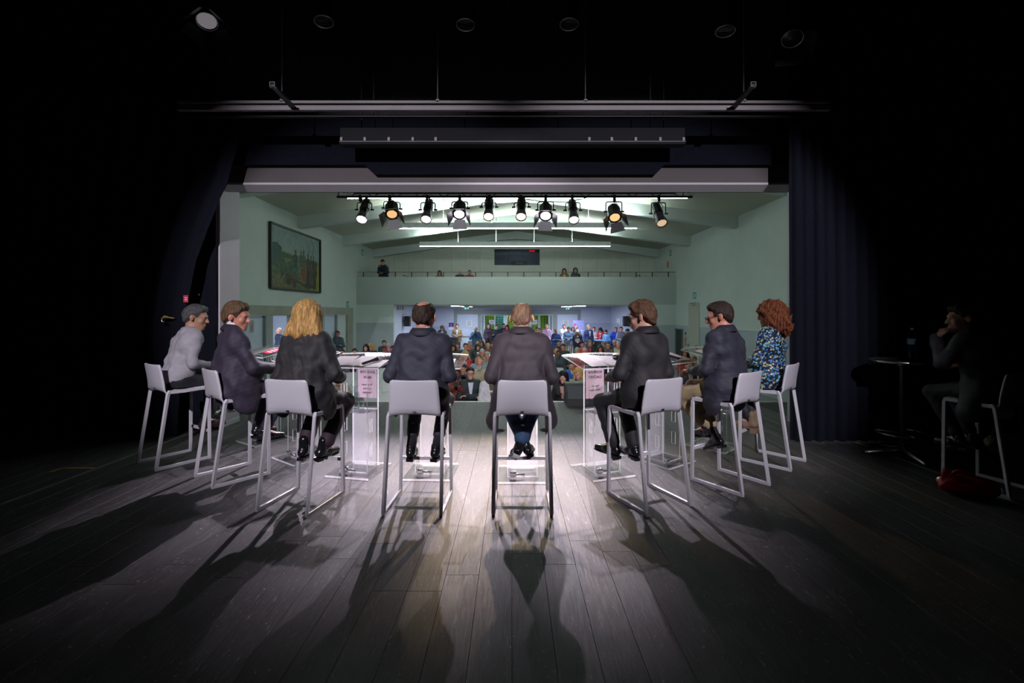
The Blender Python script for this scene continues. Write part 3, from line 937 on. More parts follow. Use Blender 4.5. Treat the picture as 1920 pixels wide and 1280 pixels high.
def figure(x, base, h, w, body, legs, head=(.05, .05, .045)):
    poly_fill([(x - w * .4, base), (x - w * .45, base + h * .42), (x + w * .45, base + h * .42), (x + w * .4, base)], legs, .25)
    poly_fill([(x - w * .45, base + h * .40), (x - w * .5, base + h * .78), (x - w * .2, base + h * .85), (x + w * .2, base + h * .85), (x + w * .5, base + h * .78), (x + w * .45, base + h * .40)], body, .25)
    c = ((U - x) / (w * .22)) ** 2 + ((V - base - h * .92) / (h * .08)) ** 2 < 1
    img[c] = head
figure(.46, .17, .53, .085, (.035, .05, .06), (.03, .10, .12))
figure(.57, .22, .49, .06, (.06, .075, .06), (.10, .10, .05))
figure(.63, .17, .56, .085, (.07, .09, .07), (.19, .05, .02), (.11, .07, .02))
figure(.73, .13, .56, .08, (.05, .045, .03), (.022, .02, .02))
figure(.80, .15, .52, .07, (.07, .065, .045), (.05, .045, .04))
figure(.86, .20, .47, .06, (.03, .03, .03), (.09, .06, .02))
figure(.92, .30, .30, .05, (.03, .035, .03), (.03, .035, .03))
figure(.88, .03, .40, .10, (.03, .03, .025), (.025, .025, .02))
poly_fill([(.83, .66), (.86, .86), (.80, .93), (.805, .935), (.87, .87), (.84, .66)], (.05, .03, .02))
poly_fill([(.745, .70), (.75, .84), (.77, .86), (.755, .83), (.755, .70)], (.06, .06, .03))
poly_fill([(.28, .06), (.26, .24), (.33, .27), (.38, .22), (.37, .06)], (.035, .03, .015), .3)
c = ((U - .42) / .04) ** 2 + ((V - .21) / .06) ** 2 < 1; img[c] = (.13, .055, .01)
poly_fill([(.40, .03), (.39, .18), (.48, .18), (.47, .02)], (.035, .035, .025), .3)
poly_fill([(.48, .14), (.72, .03), (.74, .04), (.50, .17)], (.025, .02, .015))
poly_fill([(.62, .10), (.80, .15), (.90, .06), (.70, .04)], (.025, .025, .02), .2)
img = np.clip(img, .004, 1)
vs = [(.03, -hw + .06 + u * (2 * hw - .12), .055 + v2 * (hh - .11)) for v2 in np.linspace(0, 1, nv) for u in np.linspace(0, 1, nu)]
fs = [(j * nu + i, j * nu + i + 1, (j + 1) * nu + i + 1, (j + 1) * nu + i) for j in range(nv - 1) for i in range(nu - 1)]
me = MB().add(vs, fs).mesh('canvas', M['print'])
ca = me.color_attributes.new('print', 'FLOAT_COLOR', 'POINT')
ca.data.foreach_set('color', np.concatenate([img.reshape(-1, 3), np.ones((nu * nv, 1))], 1).astype(np.float32).ravel())
obj('canvas', me, pt)

# signs and small fittings
def exit_sign(loc, rz, label, wd=.30, ht=.22):
    k = thing('exit_sign', label, 'sign', loc, rz)
    MB().cbox((-wd / 2, 0, -ht / 2), (wd / 2, .05, ht / 2), .006).build('box', M['exit_green'], k)
    q = MB()   # running figure and door
    q.box((wd * .18, -.002, -ht * .30), (wd * .36, 0, ht * .30))
    q.sphere((-wd * .18, -.001, ht * .28), (ht * .09, .002, ht * .09), 8)
    q.prism([(-wd * .26, ht * .18), (-wd * .10, ht * .18), (-wd * .12, -ht * .08), (-wd * .04, -ht * .36), (-wd * .10, -ht * .38), (-wd * .18, -ht * .14), (-wd * .32, -ht * .34), (-wd * .37, -ht * .28), (-wd * .24, -ht * .06)], 0, .002, mtx=RX(R(90)))
    q.build('pictogram', M['exit_white'], k)
    if rz == 0: MB().tube([(0, .025, ht / 2), (0, .025, 1.94 - loc[2])], .006, 6).build('suspension_rod', M['steel'], k)
exit_sign((HX0 + .01, 20.1, 1.93), R(90), 'green exit sign above the concrete lintel on the left wall', .34, .26)
exit_sign((HX0 + .01, 22.1, 4.47), R(90), 'small green exit sign high on the left wall above the balcony', .34, .28)
exit_sign((HX1 - .01, 22.0, 4.42), R(-90), 'small green exit sign high on the right wall above the balcony', .30, .26)
exit_sign((HX1 - .01, 19.1, 2.28), R(-90), 'green exit sign above the pale door on the right hall wall', .34, .26)
exit_sign((lx(875, 24), 24, pz(577, 24)), 0, 'green exit sign hanging left under the balcony ceiling', .28, .16)
exit_sign((lx(1064, 24), 24, pz(578, 24)), 0, 'green exit sign hanging right under the balcony ceiling', .26, .14)
def plaque(name, lo, hi, m, label, cat='sign'):
    return tag(MB().cbox(lo, hi, .003).build(name, m), label, cat)
plaque('fire_plaque', (HX1 - .02, 22.25, 3.75), (HX1 - .002, 22.42, 4.05), M['orange_print'], 'narrow red-brown plaque high on the right wall above the balcony')
plaque('fire_plaque', (HX1 - .03, 19.95, .12), (HX1 - .014, 20.12, .52), M['orange_print'], 'orange-brown plaque beside the louvred vent on the right wall')
plaque('fire_plaque', (HX1 - .03, 19.97, .60), (HX1 - .014, 20.10, .72), M['ink'], 'small dark plaque above the orange one on the right wall')
plaque('fire_plaque', (FX0 + .002, 23.5, .92), (FX0 + .02, 23.75, 1.32), M['red_print'], 'red plaque on the foyer wall beside the left loudspeaker')
plaque('fire_plaque', (lx(1147, 27.45), FYB - .02, pz(603, 27.45)), (lx(1150, 27.45), FYB - .002, pz(592, 27.45)), M['red_print'], 'small red plaque on the foyer back wall at right')
plaque('fire_plaque', (FX0 + .002, 22.2, .20), (FX0 + .02, 22.35, .55), M['ink'], 'narrow dark plaque on the foyer wall below the left loudspeaker')
# poster on foyer wall
k = thing('poster', 'blue and white poster on the foyer wall behind the standing man in a tan jacket', 'poster', (lx(846, 27.4), FYB - .012, pz(618, 27.4)))
MB().box((-.16, 0, 0), (.16, .006, .43)).build('sheet', M['white_print'], k)
MB().box((-.155, -.003, .16), (.155, 0, .42)).build('blue_field', M['blue_print'], k)
for xx, m in ((-.1, 'ink'), (-.02, 'skin_a'), (.06, 'ink'), (.11, 'red_print')): MB().box((xx - .03, -.005, .17), (xx + .03, -.003, .34)).build('printed_figure', M[m], k)
k = thing('poster', 'pale poster with dark printed figures on the right foyer wall', 'poster', (FX1 - .022, 25.4, .30))
MB().box((-.006, -.4, 0), (0, .4, .95)).build('sheet', M['white_print'], k)
for i, yy in enumerate((-.25, -.08, .1, .26)): MB().box((-.009, yy - .06, .1), (-.006, yy + .06, .6 + .1 * (i % 2))).build('printed_figure', M['ink_grey'] if i % 2 else M['banner_violet'], k)
for i, (x, pxx) in enumerate(((FX0, 0), (FX1, 1))):
    k = thing('wall_speaker', 'black loudspeaker on the %s foyer wall under the balcony' % ('left', 'right')[i], 'loudspeaker', (x, 22.9 if i else 23.0, 1.12), R(-90) if i else R(90))
    MB().cbox((-.17, -.36, -.24), (.17, -.08, .27), .012).build('cabinet', M['monitor'], k)
    MB().box((-.15, -.366, -.22), (.15, -.36, .25)).build('grille', M['monitor'], k)
    MB().tube([(0, 0, 0), (0, -.1, 0)], .02, 8).tube([(-.1, -.2, .27), (-.05, -.16, .36), (.03, -.05, .34), (.05, -.003, .30)], .006, 6).build('bracket', M['black_metal'], k)
for i, (x, y) in enumerate(((FX0 + .02, 22.0), (FX0 + .02, 22.5), (FX0 + .02, 23.0), (FX1 - .02, 22.1), (FX1 - .02, 22.55), (FX1 - .02, 23.0))):
    tag(MB().cbox((x - .018, y - .14, 1.70), (x + .018, y + .14, 1.90), .004).build('air_vent', M['foyer_ceiling']),
        ('first', 'second', 'third')[i % 3] + ' small beige vent up on the %s foyer wall' % ('left' if i < 3 else 'right'), 'vent')
# banners
k = thing('roll_up_banner', 'violet roll-up banner with a red logo in the foyer', 'banner', (lx(1085, 26.3), 26.3, HF))
MB().cbox((-.32, -.01, .08), (.32, .0, 2.02), .003).build('sheet', M['banner_violet'], k)
MB().cbox((-.34, -.1, 0), (.34, .1, .08), .01).build('base', M['steel'], k)
MB().cbox((-.26, -.014, 1.72), (-.16, -.010, 1.84), .002).build('logo', M['red_print'], k)
MB().cbox((.10, -.014, 1.68), (.26, -.010, 1.74), .002).build('logo_bar', M['lime_print'], k)
for i in range(3): MB().box((-.15 , -.013, 1.40 - i * .09), (.22, -.010, 1.45 - i * .09)).build('printed_line', M['white_print'], k)
k = thing('roll_up_banner', 'blue banner with white vertical letters right of the opening under the balcony', 'banner', (lx(1206, 20.6), 20.6, HF))
MB().cbox((-.31, -.006, .06), (.31, .006, 2.28), .004).build('sheet', M['banner_blue'], k)
MB().cbox((-.335, -.008, .0), (-.31, .012, 2.36), .004).build('side_edge', M['black_metal'], k)
MB().tube([(-.32, 0, 2.34), (-.2, .0, 2.37), (.3, .0, 2.37)], .014, 8).build('top_bar', M['black_metal'], k)
MB().cbox((-.34, -.12, 0), (.34, .12, .06), .01).build('base', M['black_metal'], k)
lettering('P L R', .34, M['white_print'], k, T(-.16, -.0085, 1.28) @ RX(R(90)) @ RZ(R(90)))
lettering('Les Lib\u00e9raux-Radicaux', .13, M['white_print'], k, T(.05, -.0085, 1.15) @ RX(R(90)) @ RZ(R(90)))
# tables in the foyer
k = thing('high_table', 'tall dark table in the foyer beside the woman at left', 'table', (-3.25, 25.0, HF))
MB().cbox((-.75, -.3, 1.08), (.3, .3, 1.13), .006).build('table_top', M['table_black'], k)
MB().cbox((-.70, -.26, 0), (.25, .26, 1.08), .01).build('cloth', M['table_black'], k)
k = thing('bar_counter', 'long black covered bar counter with a pale top in the foyer', 'counter', (4.75, 24.6, HF))
MB().cbox((-.75, -.3, .96), (.85, .3, 1.0), .006).build('counter_top', M['lightblue_print'], k)
MB().cbox((-.72, -.27, 0), (.82, .27, .96), .01).build('cloth', M['table_black'], k)
# side room furniture
k = thing('counter', 'white service counter with a dark gap in the side room', 'counter', (-10.0, 18.6, HF))
MB().cbox((-.5, -.9, 0), (.5, .9, .95), .01).build('body', M['strip_body'], k)
MB().cbox((-.56, -.96, .95), (.56, .96, 1.0), .008).build('counter_top', M['white_print'], k)
k = thing('potted_plant', 'small green potted plant on the side room counter', 'plant', (-10.25, 19.1, HF + 1.0))
MB().lathe([(.06, 0), (.09, .16)], 12).build('pot', M['orange_print'], k)
lf = MB()
lf.add([(0, 0, 0), (.035, .05, .10), (0, .12, .24), (-.035, .05, .10)], [(0, 1, 2, 3)]); leafm = lf.mesh('leaf', M['plant'])
for i in range(16): obj('leaf', leafm, k, mtx=T(0, 0, .15) @ RZ(i * 2.4) @ RX(R(-25 + 35 * (i % 3))))
k = thing('counter', 'white kitchen counter far back in the side room', 'counter', (-9.9, 23.4, HF))
MB().cbox((-1.2, -.3, 0), (1.2, .3, .95), .01).build('body', M['strip_body'], k)
MB().cbox((-1.22, -.32, .95), (1.22, .32, .99), .006).build('counter_top', M['white_print'], k)
k = thing('microwave', 'grey microwave oven on the kitchen counter in the side room', 'microwave', (-9.75, 23.3, HF + .99))
MB().cbox((-.26, -.2, 0), (.26, .2, .32), .01).build('case', M['louver'], k)
MB().box((-.22, -.205, .05), (.10, -.2, .27)).build('window', M['banner_violet'], k)
MB().box((.13, -.205, .05), (.23, -.2, .27)).build('control_panel', M['booth_dark'], k)
# ================================================================== BAR STOOLS
def rounded(pts, rad=.03, n=4):
    """round the inner corners of an open polyline"""
    P = [Vector(p) for p in pts]
    out = [P[0]]
    for i in range(1, len(P) - 1):
        a, b, c = P[i - 1], P[i], P[i + 1]
        d1, d2 = (a - b).normalized(), (c - b).normalized()
        r = min(rad, (a - b).length * .45, (c - b).length * .45)
        p0, p1 = b + d1 * r, b + d2 * r
        for k in range(n + 1):
            t = k / n
            out.append(p0 * (1 - t) ** 2 + b * 2 * t * (1 - t) + p1 * t * t)
    out.append(P[-1])
    return out

def shell_sheet(path, widths, t, nu=14, curve=None, corner=None):
    """sheet swept along a side-view path [(y,z)], with half widths, cross curvature, thickness"""
    k = len(path)
    vs, fs = [], []
    P = [Vector((0, y, z)) for y, z in path]
    nor = []
    for i in range(k):
        d = (P[min(i + 1, k - 1)] - P[max(i - 1, 0)]).normalized()
        nor.append(Vector((0, d.z, -d.y)))
    for side in (0, 1):
        for i in range(k):
            for j in range(nu + 1):
                u = -1 + 2 * j / nu
                c = (curve[i] if curve else 0) * u * u
                p = P[i] + nor[i] * (side * t - t / 2 - c)
                vs.append((u * widths[i], p.y, p.z))
    m = nu + 1
    o = k * m
    for i in range(k - 1):
        for j in range(nu):
            a = i * m + j
            fs.append((a, a + 1, a + 1 + m, a + m)); fs.append((o + a, o + a + m, o + a + m + 1, o + a + 1))
    for i in range(k - 1):
        for j in (0, nu):
            a = i * m + j
            fs.append((a, a + m, o + a + m, o + a) if j == 0 else (a + m, a, o + a, o + a + m))
    for i in (0, k - 1):
        for j in range(nu):
            a = i * m + j
            fs.append((a + 1, a, o + a, o + a + 1) if i == 0 else (a, a + 1, o + a + 1, o + a))
    return vs, fs

# seat + backrest in one moulded sheet, seen from the side
sp = [(.245, .768), (.225, .785), (.15, .783), (.05, .776), (-.05, .772), (-.11, .772), (-.148, .778), (-.168, .796), (-.178, .83), (-.188, .88), (-.199, .94), (-.210, 1.00), (-.216, 1.032), (-.218, 1.046), (-.219, 1.052)]
sw = [.195, .205, .208, .208, .206, .206, .207, .207, .205, .202, .199, .196, .192, .184, .168]
sc_ = [0, 0, -.004, -.008, -.012, -.014, -.014, .004, .014, .018, .02, .02, .02, .02, .02]
vs_, fs_ = shell_sheet(sp, sw, .014, 14, [-c for c in sc_])
STOOL_SHELL = MB().add(vs_, fs_, 0, True).mesh('seat_shell', M['stool'])
pr = [(-.013, -.011), (.013, -.011), (.013, .011), (-.013, .011)]
def leg_mesh(pts, name):
    return MB().tube(pts, 1.0, prof=[(-.012, -.013), (-.006, -.016), (.006, -.016), (.012, -.013), (.012, .013), (.006, .016), (-.006, .016), (-.012, .013)], up=(1, 0, 0), smooth=False).mesh(name, M['stool_leg'])
STOOL = {}
for s in (-1, 1):
    STOOL['rear', s] = leg_mesh([(s * .206, -.105, .770), (s * .214, -.125, .772), (s * .218, -.140, .752), (s * .2265, -.243, .020)], 'leg')
    STOOL['front', s] = leg_mesh([(s * .2265, .243, .020), (s * .215, .243, .74), (s * .210, .236, .768), (s * .206, .20, .778)], 'leg')
    STOOL['run', s] = leg_mesh([(s * .2265, -.255, .013), (s * .2265, .255, .013)], 'floor_runner')
    STOOL['side', s] = leg_mesh([(s * .212, -.125, .766), (s * .211, .0, .762), (s * .211, .15, .768), (s * .211, .235, .766)], 'seat_rail')
STOOL['foot'] = MB().tube([(-.218, .243, .300), (.218, .243, .300)], 1.0, prof=[(-.014, -.012), (.014, -.012), (.014, .012), (-.014, .012)], up=(0, 0, 1), smooth=False).mesh('footrest', M['stool_leg'])
STOOL['badge'] = MB().cbox((-.013, -.004, -.0065), (.013, 0, .0065), .001).mesh('badge', M['badge'])
def stool(x, y, heading, label):
    k = thing('bar_stool', label, 'stool', (x, y, 0), -R(heading), 'white bar stools on the stage')
    obj('seat_shell', STOOL_SHELL, k)
    for s in (-1, 1):
        obj('leg', STOOL['rear', s], k); obj('leg', STOOL['front', s], k)
        obj('floor_runner', STOOL['run', s], k); obj('seat_rail', STOOL['side', s], k)
    obj('footrest', STOOL['foot'], k)
    obj('badge', STOOL['badge'], k, mtx=T(0, -.1795, .797) @ RX(R(-14)))
    return k
SEATS = {1: (-3.62, 4.92, 33), 2: (-2.72, 4.465, 39), 3: (-1.76, 3.85, 12.5), 4: (-.77, 3.82, 2), 5: (.083, 3.82, 0.5),
         6: (1.153, 3.896, -25), 7: (2.034, 4.283, -34.5), 8: (2.786, 4.913, -42), 9: (4.376, 4.174, -14)}
stool(*SEATS[1], 'white bar stool under the man in a pale shirt, leftmost in the row')
stool(*SEATS[2], 'white bar stool under the man in a purple-navy suit turned to the side')
stool(*SEATS[3], 'white bar stool under the blond woman')
stool(*SEATS[4], 'white bar stool under the balding man in a dark navy suit')
stool(*SEATS[5], 'white bar stool under the man in jeans with crossed ankles')
stool(*SEATS[6], 'white bar stool under the person with spectacles in an all-black suit')
stool(*SEATS[7], 'white bar stool under the man in khaki trousers')
stool(*SEATS[8], 'white bar stool under the curly-haired woman in a floral blouse')
stool(*SEATS[9], 'white bar stool in the dark at far right beside the red bag')

# ================================================================== LECTERNS
def lectern(x, y, heading, label):
    k = thing('lectern', label, 'lectern', (x, y, 0), -R(heading))
    AC = [M['acrylic'], M['acrylic_edge']]
    MB().plate([-.23, .23], [-.235, .235], set(), .018, T(0, 0, .002)).build('base_plate', AC, k)
    b2 = MB().plate([-.15, .15], [-.11, .14], set(), .012, T(0, 0, .020)); b2.build('foot_plate', AC, k)
    ys = [-.10, -.045, .0, .12]
    zs = [.034, .16, .29, .40, .53, .62, .74, .88, 1.04]
    holes = {(1, 1), (1, 3), (1, 6)}
    for s in (-1, 1):
        # side panel: local x -> y, local y -> z
        mt = Matrix(((0, 0, 1, s * .14 - .005), (1, 0, 0, 0), (0, 1, 0, 0), (0, 0, 0, 1)))
        MB().plate(ys, zs, holes, .010, mt).build('side_panel', AC, k)
    fr = MB().plate([-.133, .133], [.034, .60], set(), .010, T(0, .095, 0) @ RX(R(90)))
    fr.build('lower_panel', [M['frost'], M['acrylic_edge']], k)
    MB().plate([-.133, .133], [.62, 1.085], set(), .008, T(0, .125, 0) @ RX(R(90))).build('front_panel', AC, k)
    MB().plate([-.133, .133], [-.10, .115], set(), .012, T(0, 0, .600)).build('shelf', [M['frost'], M['acrylic_edge']], k)
    # sloping desk with curved far edge
    poly = [(-.31, 0), (.31, 0)]
    for i in range(13):
        u = 1 - i / 6.0
        poly.append((u * .335, .44 + .045 * (1 - u * u)))
    dm = T(0, -.195, 1.048) @ RX(math.atan2(.095, .44))
    d = MB().prism(poly, 0, .012, 0, dm, edge=1); d.build('desk_top', AC, k)
    MB().plate([-.31, .31], [0, .03], set(), .008, dm @ T(0, .004, .012) @ RX(R(90))).build('desk_lip', AC, k)
    q = MB(); q.cbox((-.12, -.13, .034), (-.06, -.09, .075), .004); q.tube([(-.09, -.10, .06), (-.05, -.12, .05), (.02, -.10, .042)], .008, 8)
    q.build('clamp', M['chrome'], k)
    scm = MB().lathe([(.006, 0), (.006, .008)], 8).mesh('screw', M['chrome'])
    for sx in (-.125, .125):
        for sy in (-.08, .10): obj('screw', scm, k, (sx, sy, .033))
    return k, dm
LECT = {1: (-3.07, 5.70, 33), 2: (-2.29, 5.04, 36), 3: (-1.53, 4.60, 12), 4: (-.795, 4.55, 2), 5: (.10, 4.48, 0), 6: (.90, 4.58, -19), 7: (1.63, 4.93, -35), 8: (2.39, 5.45, -42)}
LAB = {1: 'clear acrylic lectern with red leaflet, in front of the man in a pale shirt', 2: 'clear acrylic lectern in front of the man in a purple-navy suit',
       3: 'clear acrylic lectern with open papers, in front of the blond woman', 4: 'clear acrylic lectern in front of the balding man in dark navy',
       5: 'clear acrylic lectern hidden behind the man in jeans', 6: 'clear acrylic lectern with a water carafe, left of the person in black with spectacles',
       7: 'clear acrylic lectern between the person in black and the man in khaki', 8: 'clear acrylic lectern in front of the curly-haired woman'}
def sheet(name, k, dm, x, y, rz, label, w_=.21, h_=.297, m='paper', lines=7, z=.0135):
    """a paper lying on a lectern desk: its own thing"""
    L = Matrix.Translation(k.location) @ RZ(k.rotation_euler.z)
    o = obj(name, MB().box((-w_ / 2, -h_ / 2, 0), (w_ / 2, h_ / 2, .0012)).mesh(name, M[m]), None, mtx=L @ dm @ T(x, y, z) @ RZ(R(rz)))
    tag(o, label, 'paper')
    if lines:
        lm = MB().box((-w_ * .40, -.0022, .0012), (w_ * .40, .0022, .0016)).mesh('printed_line', M['ink_grey'])
        for i in range(lines):
            obj('printed_line', lm, o, (0, h_ * .38 - i * h_ * .76 / max(1, lines - 1), 0))
    return o
def mic(k, dm, x, y, rz, label):
    L = Matrix.Translation(k.location) @ RZ(k.rotation_euler.z)
    o = obj('microphone', None, None, mtx=L @ dm @ T(x, y, .034) @ RZ(R(rz)) @ RX(R(-90)))
    tag(o, label, 'microphone')
    MB().lathe([(.010, -.10), (.0125, -.095), (.013, -.02), (.017, .085), (.019, .09)], 14).build('handle', M['mic_body'], o)
    MB().lathe([(.019, .088), (.024, .10), (.0255, .118), (.022, .136), (.012, .146), (.002, .148)], 14).build('grille', M['mic_grille'], o)
    MB().lathe([(.0195, .084), (.0215, .088), (.0215, .094), (.0195, .098)], 14).build('collar', M['steel'], o)
def carafe(k, x, y, label):
    L = Matrix.Translation(k.location) @ RZ(k.rotation_euler.z)
    o = obj('water_carafe', None, None, mtx=L @ T(x, y, .6125)); tag(o, label, 'carafe')
    MB().lathe([(.040, 0), (.045, .004), (.046, .12), (.042, .155), (.026, .195), (.024, .21), (.034, .235), (.032, .235), (.022, .21), (.024, .195), (.039, .154), (.043, .12), (.042, .008)], 18).build('glass_body', M['glass'], o)
    MB().lathe([(.041, .009), (.042, .10), (.0415, .104)], 18).build('water', M['water'], o)
def tumbler(k, x, y, label):
    L = Matrix.Translation(k.location) @ RZ(k.rotation_euler.z)
    o = obj('drinking_glass', None, None, mtx=L @ T(x, y, .6125)); tag(o, label, 'glass')
    MB().lathe([(.027, 0), (.031, .003), (.034, .10), (.032, .10), (.029, .012), (.0, .010)], 16, cap=False).build('tumbler', M['glass'], o)
    MB().lathe([(.0285, .013), (.0295, .045), (.0, .0455)], 16, cap=False).build('water', M['water'], o)
def name_sign(k, lines, label, z=.86, x=0.0, tilt=0):
    L = Matrix.Translation(k.location) @ RZ(k.rotation_euler.z)
    o = obj('name_sign', MB().box((-.105, 0, -.15), (.105, .0012, .15)).mesh('name_sign', M['sign_paper']), None, mtx=L @ T(x, .1265, z) @ RY(R(tilt)))
    tag(o, label, 'sign')
    for t_, sz, zz in lines:
        # printed for the audience: from the stage it shows through the sheet, mirrored
        lettering(t_, sz, M['ink'], o, T(0, .0022, zz) @ RX(R(90)) @ RY(R(180)))
        lettering(t_, sz, M['ink'], o, T(0, -.0010, zz) @ RX(R(90)) @ RY(R(180)), name='lettering_showing_through')
LK = {}
for n in LECT:
    LK[n] = lectern(*LECT[n], LAB[n])
k, dm = LK[3]
sheet('paper_sheet', k, dm, -.17, .19, 6, 'left printed sheet of the open papers before the blond woman')
sheet('paper_sheet', k, dm, .04, .20, -4, 'right printed sheet of the open papers before the blond woman')
sheet('paper_sheet', k, dm, .225, .13, 3, 'blank white sheet at the right end of the blond woman\'s lectern', .17, .22, lines=0)
mic(k, dm, .16, .14, -24, 'handheld microphone with silver grille on the blond woman\'s lectern')
name_sign(k, [('JOCELYNE', .036, .115), ('BEUX', .036, .06), ('Mouvement', .026, -.015), ('Citoyens', .026, -.055), ('Genevois', .026, -.095)], 'pinkish name sign seen from behind on the blond woman\'s lectern', .86, .015)
carafe(k, -.06, .02, 'glass water carafe inside the blond woman\'s lectern')
tumbler(k, .035, -.03, 'water glass inside the blond woman\'s lectern')
k, dm = LK[6]
sheet('paper_sheet', k, dm, -.10, .20, 2, 'left sheet of notes on the lectern with the carafe')
sheet('paper_sheet', k, dm, .09, .20, -3, 'right sheet of notes on the lectern with the carafe', .21, .30)
mic(k, dm, .23, .16, 22, 'handheld microphone on the lectern with the carafe')
name_sign(k, [('ROMAINE', .036, .115), ('GACHET', .040, .065), ('Nouvelle', .026, -.025), ('Perspective', .026, -.065)], 'pinkish name sign seen from behind on the lectern with the carafe', .86, -.01)
carafe(k, -.035, -.01, 'glass water carafe left of the person in black with spectacles')
tumbler(k, .07, .02, 'water glass beside the carafe on the lectern shelf')
k, dm = LK[4]
sheet('paper_sheet', k, dm, .12, .16, 0, 'white sheet at the right side of the balding man\'s lectern', .22, .24, lines=3)
name_sign(k, [('Ville', .04, .06), ('Gen\u00e8ve', .03, -.02)], 'pinkish name sign on the balding man\'s lectern', .86)
k, dm = LK[5]
sheet('paper_sheet', k, dm, .0, .16, 0, 'white sheet on the lectern hidden behind the man in jeans', .22, .24, lines=3)
k, dm = LK[1]
sheet('paper_sheet', k, dm, -.10, .20, 4, 'white printed sheet on the leftmost lectern')
o = sheet('leaflet', k, dm, .13, .24, -8, 'red and white leaflet on the leftmost lectern', .2, .2, 'red_print', 0, .0155)
lm = MB().box((-.07, -.008, .0012), (.07, .008, .0017)).mesh('printed_line', M['white_print'])
for i in range(3): obj('printed_line', lm, o, (0, -.05 + i * .045, 0))
k, dm = LK[2]
sheet('paper_sheet', k, dm, .02, .2, 0, 'white sheet on the lectern of the man in purple-navy')
L = Matrix.Translation(k.location) @ RZ(k.rotation_euler.z)
o = obj('blue_folder', MB().cbox((-.10, -.13, 0), (.10, .13, .012), .003).mesh('blue_folder', M['blue_print']), None, mtx=L @ dm @ T(.19, .12, .013)); tag(o, 'bright blue folder at the end of the lectern beside the blond woman', 'folder')
tumbler(k, .03, 0, 'water glass inside the lectern of the man in purple-navy')
k, dm = LK[7]
sheet('paper_sheet', k, dm, -.13, .19, 4, 'printed sheet on the lectern between black suit and khaki trousers')
sheet('paper_sheet', k, dm, .20, .20, -4, 'second printed sheet on that lectern, under the blue pen', .2, .28)
mic(k, dm, .07, .17, 8, 'dark microphone lying on the lectern before the man in khaki')
L = Matrix.Translation(k.location) @ RZ(k.rotation_euler.z)
o = obj('pen', None, None, mtx=L @ dm @ T(.17, .18, .022) @ RZ(R(12)) @ RX(R(90))); tag(o, 'blue pen on the papers before the man in khaki', 'pen')
MB().lathe([(.001, -.072), (.004, -.062), (.0045, .05)], 8).build('barrel', M['blue_print'], o)
MB().lathe([(.005, .05), (.0052, .075), (.003, .08)], 8).build('cap', M['blue_print'], o)
k, dm = LK[8]
sheet('paper_sheet', k, dm, -.08, .2, 3, 'stack of white sheets on the lectern before the curly-haired woman', .22, .30, lines=5)
sheet('paper_sheet', k, dm, .17, .2, -6, 'single sheet at the right of the curly-haired woman\'s lectern', .2, .28, lines=5)
# a small pale side lectern by the right wall of the hall
k = thing('music_stand', 'small pale reading stand with a sheet at the right end of the stage', 'stand', (3.35, 7.3, 0), R(50))
MB().lathe([(.16, 0), (.16, .012), (.02, .03), (.016, .05)], 16).build('base', M['steel'], k)
MB().tube([(0, 0, .03), (0, 0, 1.12)], .016, 10).build('pole', M['steel'], k)
MB().cbox((-.20, -.13, -.006), (.20, .13, .006), .003, mtx=T(0, 0, 1.14) @ RX(R(14))).build('tray', M['strip_body'], k)

# ================================================================== STAGE MONITOR
k = thing('stage_monitor', 'black wedge loudspeaker on the front edge of the stage', 'loudspeaker', (1.16, 7.95, 0))
MB().prism([(-.20, 0), (.20, 0), (.20, .24), (.02, .36), (-.20, .36)], -.24, .24, mtx=Matrix(((0, 0, 1, 0), (-1, 0, 0, 0), (0, 1, 0, 0), (0, 0, 0, 1)))).build('cabinet', M['monitor'], k)
MB().cbox((-.22, -.012, .12), (.22, 0, .345), .004, mtx=T(0, -.20, 0)).build('grille', M['speaker_grille'], k)
MB().cbox((-.22, -.004, .02), (.22, 0, .10), .002, mtx=T(0, -.20, 0)).build('rear_plate', M['monitor'], k)

# ================================================================== BISTRO TABLE + THINGS AT RIGHT
k = thing('bistro_table', 'tall round metal bistro table with foot ring in the dark at right', 'table', (4.315, 5.07, 0))
MB().lathe([(.0, 1.035), (.285, 1.035), (.30, 1.04), (.30, 1.06), (.29, 1.066), (.0, 1.066)], 36, cap=False).build('table_top', M['steel'], k)
MB().lathe([(.03, .09), (.03, .99), (.055, 1.0), (.06, 1.035)], 20).build('column', M['steel'], k)
rp = [(.24 * math.cos(2 * math.pi * i / 32), .24 * math.sin(2 * math.pi * i / 32), .255) for i in range(32)]
MB().tube(rp, .009, 8, closed=True).build('foot_ring', M['steel'], k)
sm = MB().tube([(.03, 0, .255), (.24, 0, .255)], .008, 8).mesh('ring_spoke', M['steel'])
for i in range(3): obj('ring_spoke', sm, k, mtx=RZ(R(20 + 120 * i)))
fm = MB()
fm.tube([(.02, 0, .075), (.15, 0, .055), (.34, 0, .028), (.37, 0, .020)], [.038, .03, .024, .018], 10)
fm = fm.mesh('foot', M['steel'])
for i in range(4): obj('foot', fm, k, mtx=RZ(R(-100 + 90 * i)))
k = thing('water_bottle', 'clear plastic water bottle with a green cap on the bistro table', 'bottle', (4.36, 5.0, 1.0665))
bp = [(.038, 0), (.044, .01)]
for i in range(14):
    z = .02 + i * .0165
    bp.append((.0445 - (.004 if i % 2 else 0) - (.006 if 6 <= i <= 8 else 0), z))
bp += [(.043, .26), (.034, .295), (.016, .318), (.014, .33)]
MB().lathe(bp, 18).build('bottle_body', M['petblue'], k)
MB().lathe([(.016, .326), (.016, .348), (.012, .352)], 12).build('cap', M['greencap'], k)
MB().lathe([(.0455, .175), (.0455, .235)], 18, cap=False).build('label', M['bottle_label'], k)
